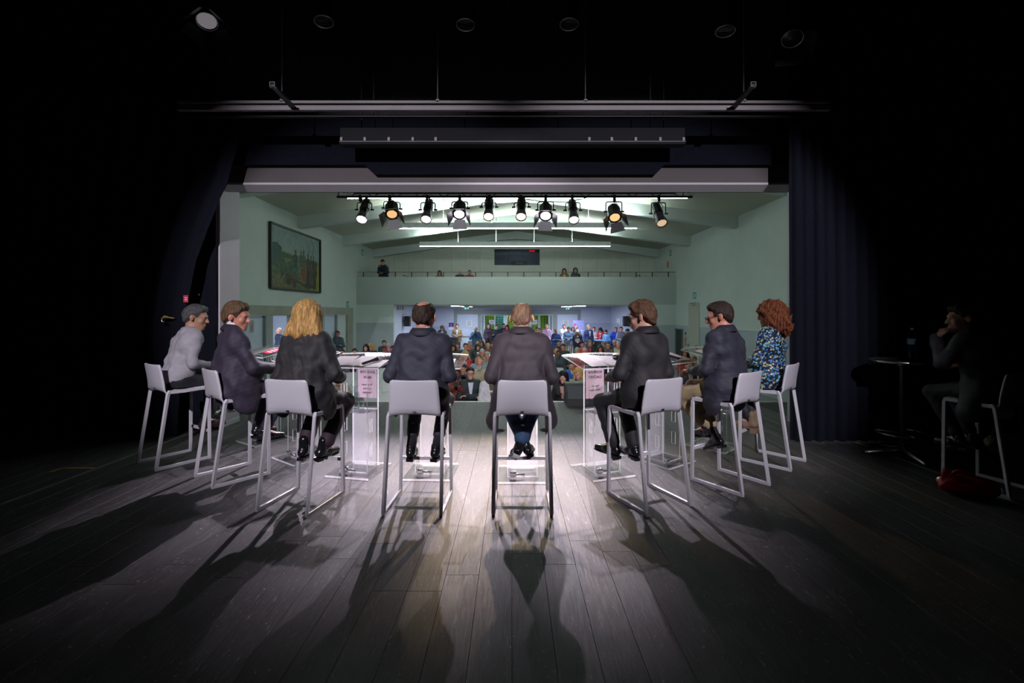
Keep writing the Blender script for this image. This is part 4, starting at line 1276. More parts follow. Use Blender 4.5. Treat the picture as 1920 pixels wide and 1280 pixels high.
# red patent handbag slumped on the floor
def soft_bag(name, m, parent, sx, sy, sz, seed, n=26):
    rs = random.Random(seed)
    vs, fs = [], []
    kk = n // 2
    ph = [rs.uniform(0, 6.28) for _ in range(8)]
    for i in range(kk + 1):
        th = math.pi * i / kk
        for j in range(n):
            a = 2 * math.pi * j / n
            cx, cy, cz = math.sin(th) * math.cos(a), math.sin(th) * math.sin(a), math.cos(th)
            e = lambda v, p: math.copysign(abs(v) ** p, v)
            x, y, z = e(cx, .7), e(cy, .75), e(cz, .8)
            r = 1 + .07 * math.sin(4 * a + ph[0] + 2 * z) + .06 * math.sin(7 * a + ph[1] - 4 * z) * math.sin(th)
            x, y = x * r, y * r * (1 - .35 * max(0, z))
            vs.append((x * sx, y * sy, (z * (1 + .10 * math.sin(3 * a + ph[2])) + 1) * sz))
    for i in range(kk):
        for j in range(n):
            a, b = i * n + j, i * n + (j + 1) % n
            fs.append((a, a + n, b + n, b))
    vs = [(x, y, max(z, .002)) for x, y, z in vs]
    return MB().add(vs, fs, 0, True).build(name, m, parent)
k = thing('handbag', 'shiny red patent leather handbag slumped on the floor at right', 'handbag', (3.96, 3.98, 0), R(-28))
soft_bag('bag_body', M['red_bag'], k, .20, .085, .085, 4)
MB().tube(rounded([(-.13, -.03, .15), (-.10, -.06, .23), (.02, -.07, .19), (.11, -.04, .15)], .05), .009, 8).build('handle', M['red_bag'], k)
MB().prism([(-.20, .06), (-.155, .215), (-.06, .15)], -.02, .02, mtx=RX(R(90))).build('corner_flap', M['red_bag'], k)
k = thing('shoulder_bag', 'beige leather shoulder bag hanging behind the dark stool at far right', 'handbag', (4.70, 4.35, .25), R(-10))
soft_bag('bag_body', M['beige_bag'], k, .17, .06, .09, 9)
MB().tube([(-.13, 0, .14), (-.10, -.05, .45), (-.03, -.12, .62), (.05, -.05, .45), (.13, 0, .14)], .008, 8).build('strap', M['beige_bag'], k)

# small fittings by the left curtain
k = thing('fire_sign', 'small red fire sign behind the head of the man in a pale shirt', 'sign', at(348, 560, 5.77))
MB().cbox((-.03, 0, -.045), (.03, .006, .045), .002).build('plate', M['red_print'], k)
for zz in (-.012, .012): MB().box((-.012, -.001, zz - .004), (.02, 0, zz + .004)).build('symbol', M['white_print'], k)
k = thing('curtain_hook', 'brass curtain hook with a rope end left of the man in a pale shirt', 'hook', at(312, 595, 5.77))
MB().tube([(-.06, 0, -.02), (-.02, 0, .012), (.03, 0, .0), (.10, 0, -.008)], [.012, .016, .009, .006], 8).build('hook', M['yellow_tape'], k)
MB().tube([(-.05, .0, -.01), (-.06, 0, -.05), (-.02, 0, -.06)], .01, 8).build('rope', M['steel'], k)
tag(MB().cbox((-.02, 0, -.012), (.02, .01, .012), .003).build('brass_tag', M['yellow_tape'], loc=at(371, 552, 6.10)), 'tiny brass tag on the dark left curtain above the red sign', 'tag')

# ================================================================== LIGHTING TRUSS + SPOTS
TY = 7.3
tx0, tx1, tz = lx(632, TY), lx(1298, TY), pz(369, TY)
k = thing('lighting_truss', 'long black lattice lighting truss under the top of the stage opening', 'truss', (0, TY, tz))
for (dy, dz) in ((0, 0), (0, .11), (.20, .11)):
    MB().tube([(tx0 + (0.2 if dz else 0), dy, dz), (tx1 - (0.2 if dz else 0), dy, dz)], .020 if not dz else .015, 10).build('chord', M['black_metal'], k)
nb = 28
lm1 = None
for i in range(nb):
    xa = tx0 + .2 + (tx1 - tx0 - .4) * i / nb; xb = tx0 + .2 + (tx1 - tx0 - .4) * (i + 1) / nb
    up = i % 2
    MB().tube([(xa, 0, .11 if up else 0), (xb, 0, 0 if up else .11)], .006, 6).build('brace', M['black_metal'], k)
    MB().tube([(xa, 0 if up else .2, .11), (xb, .2 if up else 0, .11)], .006, 6).build('brace', M['black_metal'], k)
for xx in (tx0 + .35, 0.1, tx1 - .35):
    MB().tube([(xx, .1, .11), (xx, .1, 5.75 - .93 * abs(xx - .2) / 7.4 - tz)], .008, 6).build('suspension', M['black_metal'], k)
for xx in (tx0 + .02, tx1 - .15):
    MB().tube(rounded([(xx, 0, .02), (xx + .02, 0, .13), (xx + .09, 0, .06), (xx + .13, 0, .12)], .02), .008, 6).build('cable_hook', M['black_metal'], k)

def spot_light(name, loc, target, power, col, size, blend, parent, rad=.05):
    d = bpy.data.lights.new(name, 'SPOT')
    d.energy = power; d.color = col; d.spot_size = R(size); d.spot_blend = blend; d.shadow_soft_size = rad
    o = bpy.data.objects.new(name, d)
    COL.objects.link(o)
    o.parent = parent
    v = (Vector(target) - Vector(loc))
    o.matrix_basis = T(*(Vector(loc) - Vector(parent.location))) @ v.to_track_quat('-Z', 'Y').to_matrix().to_4x4()
    return o

def spot(pxc, lens_px, kind, label, power, col, lum, aim, roll=0):
    """a lamp hung from the truss at pixel column pxc; lens centre at lens_px; aimed at a stage point"""
    X = lx(pxc, TY)
    root = thing('stage_spotlight', label, 'spotlight', (X, TY, tz - .02))
    lens = at(lens_px[0], lens_px[1], TY - .16)
    d = (Vector(aim) - lens).normalized()
    L = .38 if kind == 'profile' else .24
    piv = lens - d * L * .62 - Vector(root.location)
    lens_l = lens - Vector(root.location)
    MB().cbox((-.022, -.03, -.055), (.022, .03, .05), .006).tube([(0, -.05, -.03), (0, .05, -.03)], .009, 6).build('clamp', M['black_metal'], root)
    # yoke: a U around the body
    ax = d.cross(Vector((0, 0, 1))).normalized()
    wy = .115 if kind == 'profile' else .125
    a, b = piv + ax * wy, piv - ax * wy
    q = MB(); q.tube(rounded([a, Vector((a.x, a.y, -.075)), Vector((b.x, b.y, -.075)), b], .035), .008, 8)
    q.tube([(0, 0, -.05), (0, 0, -.075)], .010, 8)
    q.build('yoke', M['black_metal'], root)
    kn = MB()
    for s in (-1, 1):
        kn.tube([piv + ax * s * (wy - .02), piv + ax * s * (wy + .035)], .014, 8)
    kn.build('pivot_knob', M['black_metal'], root)
    F = frame(lens_l, d)
    if kind == 'profile':
        MB().lathe([(.03, -L - .10), (.055, -L - .085), (.07, -L - .03), (.078, -.24), (.068, -.22), (.068, -.10), (.082, -.08), (.088, -.01), (.088, .012), (.078, .012), (.078, -.012)], 10, mtx=F, smooth=False).build('body', M['black_metal'], root)
        MB().tube(rounded([(-.02, -.085, -L), (-.02, -.13, -L + .03), (-.02, -.13, -L + .12), (-.02, -.07, -L + .14)], .02), .007, 6, mtx=F).build('handle', M['black_metal'], root)
        lr = .074
    else:
        MB().lathe([(.04, -L - .03), (.085, -L - .01), (.105, -L + .04), (.105, -.03), (.112, -.02), (.112, .0), (.085, .0), (.085, -.01)], 8, mtx=F @ RZ(R(22.5)), smooth=False).build('body', M['black_metal'], root)
        lr = .078
        for i in range(4):
            w1, w2, hl = .08, .12, .15
            op = R(62 if i % 2 else 50)
            fl_ = MB().add([(-w1, 0, 0), (w1, 0, 0), (w2, hl, 0), (-w2, hl, 0), (-w1, 0, .003), (w1, 0, .003), (w2, hl, .003), (-w2, hl, .003)],
                           [(0, 3, 2, 1), (4, 5, 6, 7), (0, 1, 5, 4), (1, 2, 6, 5), (2, 3, 7, 6), (3, 0, 4, 7)],
                           mtx=F @ RZ(R(90 * i + roll)) @ T(0, .105, .0) @ RX(op))
            fl_.build('barn_door', M['black_metal'], root)
    # lens + glowing lamp behind it
    MB().lathe([(lr, -.014), (lr * .98, -.006), (lr * .7, .0), (.001, .004)], 20, mtx=F, cap=False).build('lens', emit('lamp lens', col if col != ORG else (1.0, .55, .24), lum), root)
    cb = [(0.02, 0, -.06), (wy * .6, 0, -.14), (piv.x + wy * .4, piv.y, piv.z * .75)]
    MB().tube(cb, .004, 6).build('cable', M['black_metal'], root)
    if power:
        spot_light('spot_beam', lens + d * .03, aim, power, col, 42 if kind == 'profile' else 45, .75 if kind == 'profile' else 1.0, root, .018)
    return root
WHT, WRM, ORG = (.98, .85, 1.0), (1.0, .72, .45), (1.0, .45, .16)
SP = SPOT_W
spot(676, (678, 411), 'profile', 'leftmost profile spotlight on the truss, brightly lit', SP * 1.0, WHT, 12, (-2.3, 4.7, .0))
spot(731, (735, 402), 'fresnel', 'dim orange spotlight with barn doors, second from the left', SP * .03, ORG, 1.0, (-1.2, 4.65, .0))
spot(801, (799, 411), 'profile', 'profile spotlight on the truss, third from the left', SP * .9, WHT, 4, (-1.35, 4.65, .0))
spot(862, (861, 402), 'fresnel', 'bright white barn-door spotlight, fourth from the left', SP * 1.2, WHT, 14, (-.75, 4.65, .0))
spot(918, (916, 406), 'profile', 'profile spotlight left of the truss centre, warm lens', SP * .7, WRM, 5, (-.35, 4.65, .0))
spot(976, (977, 406), 'profile', 'profile spotlight right of the truss centre, warm lens', SP * .6, WRM, 3, (.0, 4.65, .0))
spot(1023, (1023, 405), 'fresnel', 'bright white barn-door spotlight, fourth from the right', SP * 1.2, WHT, 14, (.35, 4.65, .0))
spot(1073, (1076, 412), 'profile', 'profile spotlight on the truss, third from the right', SP * .9, WHT, 2.5, (.9, 4.65, .0))
spot(1152, (1153, 408), 'fresnel', 'dim orange spotlight with open barn doors, second from the right', SP * .03, ORG, 1.2, (1.5, 4.65, .0), 20)
spot(1235, (1241, 418), 'profile', 'rightmost profile spotlight tilted to the right, dim lens', SP * .08, WRM, .7, (2.4, 4.8, .2))
tag(MB().tube([at(975, 372, TY), at(1010, 377, TY), at(1060, 379, TY), at(1100, 371, TY)], .005, 6).build('loose_cable', M['black_metal']), 'loose dark cable sagging below the truss at right', 'cable')

# lamps over the stage itself
def stage_lamp(loc, aim, label, power=0, lum=.02, col=(1, .92, .98), barn=True, size=80, slot=False):
    loc = Vector(loc)
    root = thing('ceiling_spotlight', label, 'spotlight', loc)
    d = (Vector(aim) - loc).normalized()
    F = frame((0, 0, 0), d)
    MB().lathe([(.06, -.30), (.095, -.28), (.105, -.02), (.105, .0), (.09, .0), (.09, -.012)], 14, mtx=F).build('body', M['black_metal'], root)
    MB().lathe([(.098, -.002), (.104, .004), (.098, .010), (.092, .004)], 20, mtx=F, cap=False).build('lens_rim', M['steel'], root)
    MB().lathe([(.09, -.010), (.06, -.002), (.001, .002)], 20, mtx=F, cap=False).build('lens', emit('stage lamp lens', col, lum) if lum > .02 else M['dark_lens'], root)
    MB().tube([(0, 0, .1), (0, .0, 5.8 - loc.z)], .012, 8).build('hanger', M['black_metal'], root)
    if barn:
        for i in range(4):
            w1, w2, hl = (.09, .13, .17) if not slot else (.14, .17, .17)
            MB().add([(-w1, 0, 0), (w1, 0, 0), (w2, hl, 0), (-w2, hl, 0), (-w1, 0, .003), (w1, 0, .003), (w2, hl, .003), (-w2, hl, .003)],
                     [(0, 3, 2, 1), (4, 5, 6, 7), (0, 1, 5, 4), (1, 2, 6, 5), (2, 3, 7, 6), (3, 0, 4, 7)],
                     mtx=F @ RZ(R(90 * i + (0 if slot else 20))) @ T(0, .11, 0) @ RX(R(58 if not slot else (112 if i % 2 == 0 else 40)))).build('barn_door', M['black_metal'], root)
    if power:
        spot_light('spot_beam', loc + d * .02, aim, power, col, size, .35, root, .02)
    return root
stage_lamp(at(388, 40, 4.7), (-1.9, 3.2, .9), 'barn-door stage lamp at the upper left, pale lens', 0, .15)  # lamp is off; the faint lens glow stands in for a reflection
stage_lamp(at(1486, 72, 4.7), (1.8, 3.2, .9), 'barn-door stage lamp at the upper right', 0, 0)
for px_, py_, lb_ in ((607, 40, 'left of centre'), (873, 46, 'just left of the middle'), (1067, 45, 'just right of the middle'), (1360, 58, 'right of centre')):
    p_ = at(px_, py_, 4.9)
    stage_lamp(p_, p_ + Vector((-.15 * p_.x, -.25, -3)), 'round stage lamp overhead, ' + lb_, 0, 0, barn=False)
stage_lamp((-2.4, -1.6, 4.3), (-1.75, 4.5, 2.1), 'flood lamp on the rear left of the stage ceiling', BACK_W, 4.0, (.95, .90, 1.0), size=44, slot=True)
stage_lamp((2.4, -1.6, 4.3), (1.75, 4.5, 2.1), 'flood lamp on the rear right of the stage ceiling', BACK_W, 4.0, (.95, .90, 1.0), size=44, slot=True)
# ================================================================== PEOPLE
# bodies are grown as signed distance fields (smooth unions of tapered limbs) and skinned with surface nets
class Field:
    def __init__(s, lo, hi, h):
        s.lo = np.array(lo, np.float32); s.h = h
        s.n = np.maximum(4, np.ceil((np.array(hi) - np.array(lo)) / h).astype(int) + 1)
        s.ax = [s.lo[i] + h * np.arange(s.n[i], dtype=np.float32) for i in range(3)]
        s.d = np.full(s.n, .5, np.float32)
    def block(s, lo, hi):
        sl = []
        for i in range(3):
            a = int(max(0, math.floor((lo[i] - s.lo[i]) / s.h))); b = int(min(s.n[i], math.ceil((hi[i] - s.lo[i]) / s.h) + 1))
            if b <= a: return None, None
            sl.append(slice(a, b))
        X = s.ax[0][sl[0]][:, None, None]; Y = s.ax[1][sl[1]][None, :, None]; Z = s.ax[2][sl[2]][None, None, :]
        return tuple(sl), (X, Y, Z)
    def blend(s, sl, b, k, sub=False):
        a = s.d[sl]
        if sub:
            h = np.clip(.5 - .5 * (a + b) / k, 0, 1)
            s.d[sl] = a * (1 - h) - b * h + k * h * (1 - h)
        else:
            h = np.clip(.5 + .5 * (a - b) / k, 0, 1)
            s.d[sl] = a * (1 - h) + b * h - k * h * (1 - h)
    def cone(s, a, b, ra, rb, k=.03, sub=False):
        a = np.array(a, np.float32); b = np.array(b, np.float32)
        g = max(ra, rb) + max(k, .02) + 3 * s.h
        sl, P = s.block(np.minimum(a, b) - g, np.maximum(a, b) + g)
        if sl is None: return
        ba = b - a; L2 = float(ba @ ba) + 1e-9
        px, py, pz_ = P[0] - a[0], P[1] - a[1], P[2] - a[2]
        t = np.clip((px * ba[0] + py * ba[1] + pz_ * ba[2]) / L2, 0, 1)
        q = np.sqrt((px - ba[0] * t) ** 2 + (py - ba[1] * t) ** 2 + (pz_ - ba[2] * t) ** 2) - (ra + (rb - ra) * t)
        s.blend(sl, q, k, sub)
    def ell(s, c, r, Rm=None, k=.03, sub=False):
        c = np.array(c, np.float32); g = max(r) + max(k, .02) + 3 * s.h
        sl, P = s.block(c - g, c + g)
        if sl is None: return
        p = [P[0] - c[0], P[1] - c[1], P[2] - c[2]]
        if Rm is not None:
            p = [p[0] * Rm[0][i] + p[1] * Rm[1][i] + p[2] * Rm[2][i] for i in range(3)]
        k0 = np.sqrt((p[0] / r[0]) ** 2 + (p[1] / r[1]) ** 2 + (p[2] / r[2]) ** 2)
        k1 = np.sqrt((p[0] / r[0] ** 2) ** 2 + (p[1] / r[1] ** 2) ** 2 + (p[2] / r[2] ** 2) ** 2) + 1e-6
        s.blend(sl, k0 * (k0 - 1) / k1, k, sub)
    def cut(s, nrm, c):
        """keep n.p > c"""
        X, Y, Z = s.ax[0][:, None, None], s.ax[1][None, :, None], s.ax[2][None, None, :]
        s.d = np.maximum(s.d, c - (nrm[0] * X + nrm[1] * Y + nrm[2] * Z))
    def boxsub(s, lo, hi):
        X, Y, Z = s.ax[0][:, None, None], s.ax[1][None, :, None], s.ax[2][None, None, :]
        q = np.maximum(np.maximum(np.maximum(lo[0] - X, X - hi[0]), np.maximum(lo[1] - Y, Y - hi[1])), np.maximum(lo[2] - Z, Z - hi[2]))
        s.d = np.maximum(s.d, -q)
    def disp(s, f):
        m = np.abs(s.d) < .06
        i = np.nonzero(m)
        s.d[i] += f(s.ax[0][i[0]], s.ax[1][i[1]], s.ax[2][i[2]])
    def mesh(s, name, m, keep=True):
        d = s.d
        s.d[[0, -1], :, :] = .5; s.d[:, [0, -1], :] = .5; s.d[:, :, [0, -1]] = .5
        sg = d < 0
        cnt = np.zeros(np.array(d.shape) - 1, np.uint8)
        for dx in (0, 1):
            for dy in (0, 1):
                for dz in (0, 1):
                    cnt += sg[dx:d.shape[0] - 1 + dx, dy:d.shape[1] - 1 + dy, dz:d.shape[2] - 1 + dz]
        act = (cnt > 0) & (cnt < 8)
        ci = np.argwhere(act)
        idx = np.full(act.shape, -1, np.int32); idx[act] = np.arange(len(ci))
        acc = np.zeros((len(ci), 3), np.float32); num = np.zeros((len(ci), 1), np.float32)
        C = [(0, 0, 0), (1, 0, 0), (0, 1, 0), (1, 1, 0), (0, 0, 1), (1, 0, 1), (0, 1, 1), (1, 1, 1)]
        for a, b in ((0, 1), (2, 3), (4, 5), (6, 7), (0, 2), (1, 3), (4, 6), (5, 7), (0, 4), (1, 5), (2, 6), (3, 7)):
            ca, cb = np.array(C[a]), np.array(C[b])
            da = d[tuple((ci + ca).T)]; db = d[tuple((ci + cb).T)]
            mm = (da < 0) != (db < 0)
            t = np.where(mm, da / np.where(mm, da - db, 1), 0)
            p = ca + t[:, None] * (cb - ca)
            acc[mm] += p[mm]; num[mm] += 1
        V = s.lo + (ci + acc / num) * s.h
        Q = []
        for axis in range(3):
            o1, o2 = [(1, 2), (2, 0), (0, 1)][axis]
            A = np.take(sg, range(0, sg.shape[axis] - 1), axis); B = np.take(sg, range(1, sg.shape[axis]), axis)
            e = np.argwhere(A != B)
            e = e[(e[:, o1] > 0) & (e[:, o2] > 0) & (e[:, o1] < act.shape[o1]) & (e[:, o2] < act.shape[o2])]
            u = np.zeros(3, int); u[o1] = 1
            v = np.zeros(3, int); v[o2] = 1
            q = np.stack([idx[tuple((e - u - v).T)], idx[tuple((e - v).T)], idx[tuple(e.T)], idx[tuple((e - u).T)]], 1)
            fl_ = ~A[tuple(e.T)]
            q[fl_] = q[fl_][:, ::-1]
            Q.append(q)
        Q = np.concatenate(Q)
        me = bpy.data.meshes.new(name)
        me.vertices.add(len(V)); me.vertices.foreach_set('co', V.astype(np.float32).ravel())
        me.loops.add(len(Q) * 4); me.loops.foreach_set('vertex_index', Q.astype(np.int32).ravel())
        me.polygons.add(len(Q)); me.polygons.foreach_set('loop_start', np.arange(len(Q), dtype=np.int32) * 4)
        me.polygons.foreach_set('use_smooth', np.ones(len(Q), bool))
        me.update(calc_edges=True)
        me.materials.append(m)
        return me

def waves(seed, amp, scale, squash=(1, 1, 1), n=5):
    rs = np.random.RandomState(seed)
    K = rs.randn(n, 3) * np.array(squash) * scale
    ph = rs.rand(n) * 6.28
    def f(x, y, z):
        o = 0
        for i in range(n):
            o = o + np.sin(K[i, 0] * x + K[i, 1] * y + K[i, 2] * z + ph[i])
        return (amp / n * 1.6 * o).astype(np.float32)
    return f

V3 = lambda *a: np.array(a, np.float32)
def mirror(p): return V3(-p[0], p[1], p[2])

def head_prims(f, Mh, ear=True, nose=1.0):
    """adds a head in frame Mh (x right, y forward, z up; origin = middle of the head)"""
    S = Mh.to_scale().x
    Rm = np.array(Mh.to_3x3().normalized())
    c = lambda x, y, z: np.array(Mh @ Vector((x, y, z)))
    class G:
        def ell(s, p, r, Rm=None, k=.03, sub=False): F0.ell(p, tuple(q * S for q in r), Rm, k * S, sub)
        def cone(s, a, b, ra, rb, k=.03, sub=False): F0.cone(a, b, ra * S, rb * S, k * S, sub)
    F0, f = f, G()
    f.ell(c(0, -.014, .030), (.076, .096, .090), Rm, .02)
    f.ell(c(0, .030, -.045), (.057, .060, .074), Rm, .035)
    f.cone(c(-.012, .070, -.098), c(.012, .070, -.098), .020, .020, .03)
    f.cone(c(-.034, .076, .026), c(.034, .076, .026), .012, .012, .022)
    for s in (-1, 1):
        f.ell(c(s * .040, .062, -.022), (.020, .018, .020), Rm, .02)
        f.ell(c(s * .031, .098, .005), (.014, .014, .010), Rm, .012, sub=True)
        if ear:
            f.ell(c(s * .085, -.012, -.002), (.009, .021, .034), np.array((Mh @ RZ(s * .55) @ RY(-s * .2)).to_3x3().normalized()), .008)
    f.cone(c(0, .086, .014), c(0, .108 * nose, -.022), .008, .0135, .012)
    f.cone(c(-.011, .094, -.026), c(.011, .094, -.026), .0085, .0085, .010)
    f.cone(c(-.016, .086, -.056), c(.016, .086, -.056), .0085, .0085, .010)
    f.cone(c(-.013, .086, -.067), c(.013, .086, -.067), .008, .008, .010)

def hand_prims(f, wr, dirv, nrm, side, curl=.5, thin=1.0):
    """palm, four unequal bent fingers and a thumb; dirv = along the hand, nrm = out of the back of the hand"""
    d = np.array(Vector(dirv).normalized()); n = np.array(Vector(nrm).normalized()); n = n - d * (d @ n); n /= np.linalg.norm(n)
    sd = np.cross(d, n)
    r = .0095 * thin
    for i, (o, L) in enumerate(((-.030, .060), (-.010, .072), (.010, .070), (.029, .056))):
        p0 = wr + d * .03 + sd * o * .7
        p1 = wr + d * .088 + sd * o
        f.cone(p0, p1, .015, .0125, .014)
        c1, s1 = math.cos(curl * .8), math.sin(curl * .8)
        p2 = p1 + (d * c1 - n * s1) * L * .55
        c2, s2 = math.cos(curl * 1.9), math.sin(curl * 1.9)
        p3 = p2 + (d * c2 - n * s2) * L * .5
        f.cone(p1, p2, r * 1.1, r, .006); f.cone(p2, p3, r, r * .85, .004)
    t0 = wr + d * .022 + sd * side * .022
    t1 = t0 + d * .035 + sd * side * .026 - n * .008
    f.cone(t0, t1, .015, .012, .012)
    f.cone(t1, t1 + d * .036 + sd * side * .006 - n * .012, .0115, .0095, .006)
    f.cone(wr - d * .02, wr + d * .02, .026, .024, .02)

def skeleton(sit=True, seat=.77, lean=8, side=0, twist=0, head=(0, 0, 0), hipy=.03, fem=False, scale=1.0, hunch=0.0,
             knees=None, ankles=None, toes=None, elbows=None, wrists=None, hands=None, shw=None, hs=1.12):
    """joint positions in the person's own frame: x right, y forward, z up"""
    J = {}
    hz = (seat + .120) if sit else .93
    J['pelvis'] = V3(0, hipy, hz)
    u = V3(math.sin(R(side)), math.sin(R(lean)), math.cos(R(lean)))
    J['waist'] = J['pelvis'] + u * .17
    u2 = V3(math.sin(R(side)), math.sin(R(lean + hunch)), math.cos(R(lean + hunch)))
    J['chest'] = J['waist'] + u2 * .17
    J['sho'] = J['chest'] + u2 * .125
    J['neck'] = J['sho'] + u2 * .055
    w = shw or (.145 if fem else .160)
    ax = V3(math.cos(R(twist)), math.sin(R(twist)), -math.sin(R(side)) * .6)
    J['ax'] = ax
    J['shL'] = J['sho'] - ax * w + V3(0, 0, -.015); J['shR'] = J['sho'] + ax * w + V3(0, 0, -.015)
    yaw, pitch, roll = head
    hc = J['neck'] + V3(0, .020 + .045 * math.sin(R(lean + hunch)), 0) + V3(-math.sin(R(yaw)) * .02 * 0, 0, .150)
    hc = hc + V3(math.sin(R(-yaw)) * 0, .02 * math.cos(R(yaw)) * (1 if pitch > 10 else 0), -.012 * (1 if pitch > 10 else 0))
    J['head'] = T(*[float(q) for q in hc]) @ RZ(R(-yaw)) @ RX(R(-pitch)) @ RY(R(roll)) @ Matrix.Scale(hs, 4)
    if sit:
        kn = knees or ((.13, .40, seat + .035), (.13, .40, seat + .035))
        an = ankles or ((.11, .20, .40), (.11, .20, .40))
    else:
        kn = knees or ((.10, .03, .50), (.10, .03, .50)); an = ankles or ((.11, -.02, .09), (.11, -.02, .09))
    J['hipL'], J['hipR'] = J['pelvis'] + V3(-.09, 0, -.01), J['pelvis'] + V3(.09, 0, -.01)
    J['knL'], J['knR'] = V3(-kn[0][0], kn[0][1], kn[0][2]), V3(*kn[1])
    J['anL'], J['anR'] = V3(-an[0][0], an[0][1], an[0][2]), V3(*an[1])
    td = toes or ((.02, .17, -.075), (.02, .17, -.075))
    J['toL'] = J['anL'] + V3(-td[0][0], td[0][1], td[0][2]); J['toR'] = J['anR'] + V3(*td[1])
    el = elbows or ((.225, .05, None), (.225, .05, None))
    wr = wrists or ((.13, .27, None), (.13, .27, None))
    for s, c in ((0, 'L'), (1, 'R')):
        sg = -1 if s == 0 else 1
        sh = J['sh' + c]
        e = el[s]; wz = wr[s]
        J['el' + c] = V3(sg * e[0], e[1], sh[2] - .275 if e[2] is None else e[2])
        J['wr' + c] = V3(sg * wz[0], wz[1], J['el' + c][2] - .05 if wz[2] is None else wz[2])
    J['hands'] = hands or (None, None)
    J['fem'] = fem
    return J

def bounds(J, pad=.24):
    P = np.array([v for k, v in J.items() if isinstance(v, np.ndarray) and k != 'ax'])
    hp = np.array(J['head'].translation)
    P = np.vstack([P, hp + .07, hp - .07])
    return P.min(0) - pad, P.max(0) + pad

def hand_dir(J, c):
    w, e = J['wr' + c], J['el' + c]
    d = (w - e); d = d / np.linalg.norm(d)
    spec = J['hands'][0 if c == 'L' else 1]
    if spec: return V3(*spec[0]), V3(*spec[1]), spec[2]
    d = d * V3(1, 1, .6); d = d / np.linalg.norm(d)
    return d, V3(0, -.15, 1), .6

def body_field(J, h, girth=1.0, thin=1.0):
    lo, hi = bounds(J); f = Field(lo, hi, h)
    g = girth
    f.cone(J['pelvis'] + V3(-.075, 0, 0), J['pelvis'] + V3(.075, 0, 0), .115 * g, .115 * g, .05)
    f.cone(J['waist'] - V3(.06, 0, 0), J['waist'] + V3(.06, 0, 0), .095 * g, .095 * g, .07)
    f.cone(J['chest'] - J['ax'] * .085, J['chest'] + J['ax'] * .085, .100, .100, .07)
    f.cone(J['shL'] * .85 + J['sho'] * .15, J['shR'] * .85 + J['sho'] * .15, .055, .055, .06)
    hm = J['head']
    nb = np.array(hm @ Vector((0, -.022, -.075)))
    f.cone(J['neck'] - V3(0, 0, .05), nb, .060 if not J['fem'] else .05, .058 if not J['fem'] else .048, .03)
    for c in 'LR':
        f.cone(J['sh' + c], J['el' + c], .044, .036, .04); f.cone(J['el' + c], J['wr' + c], .036, .026, .02)
        f.cone(J['hip' + c], J['kn' + c], .078, .050, .05); f.cone(J['kn' + c], J['an' + c], .050, .034, .03)
        f.cone(J['an' + c], J['to' + c] * .75 + J['an' + c] * .25, .032, .026, .02)
        d, n, cu = hand_dir(J, c)
        hand_prims(f, J['wr' + c] + d * .01, d, n, 1 if c == 'L' else -1, cu, thin)
    head_prims(f, hm)
    return f

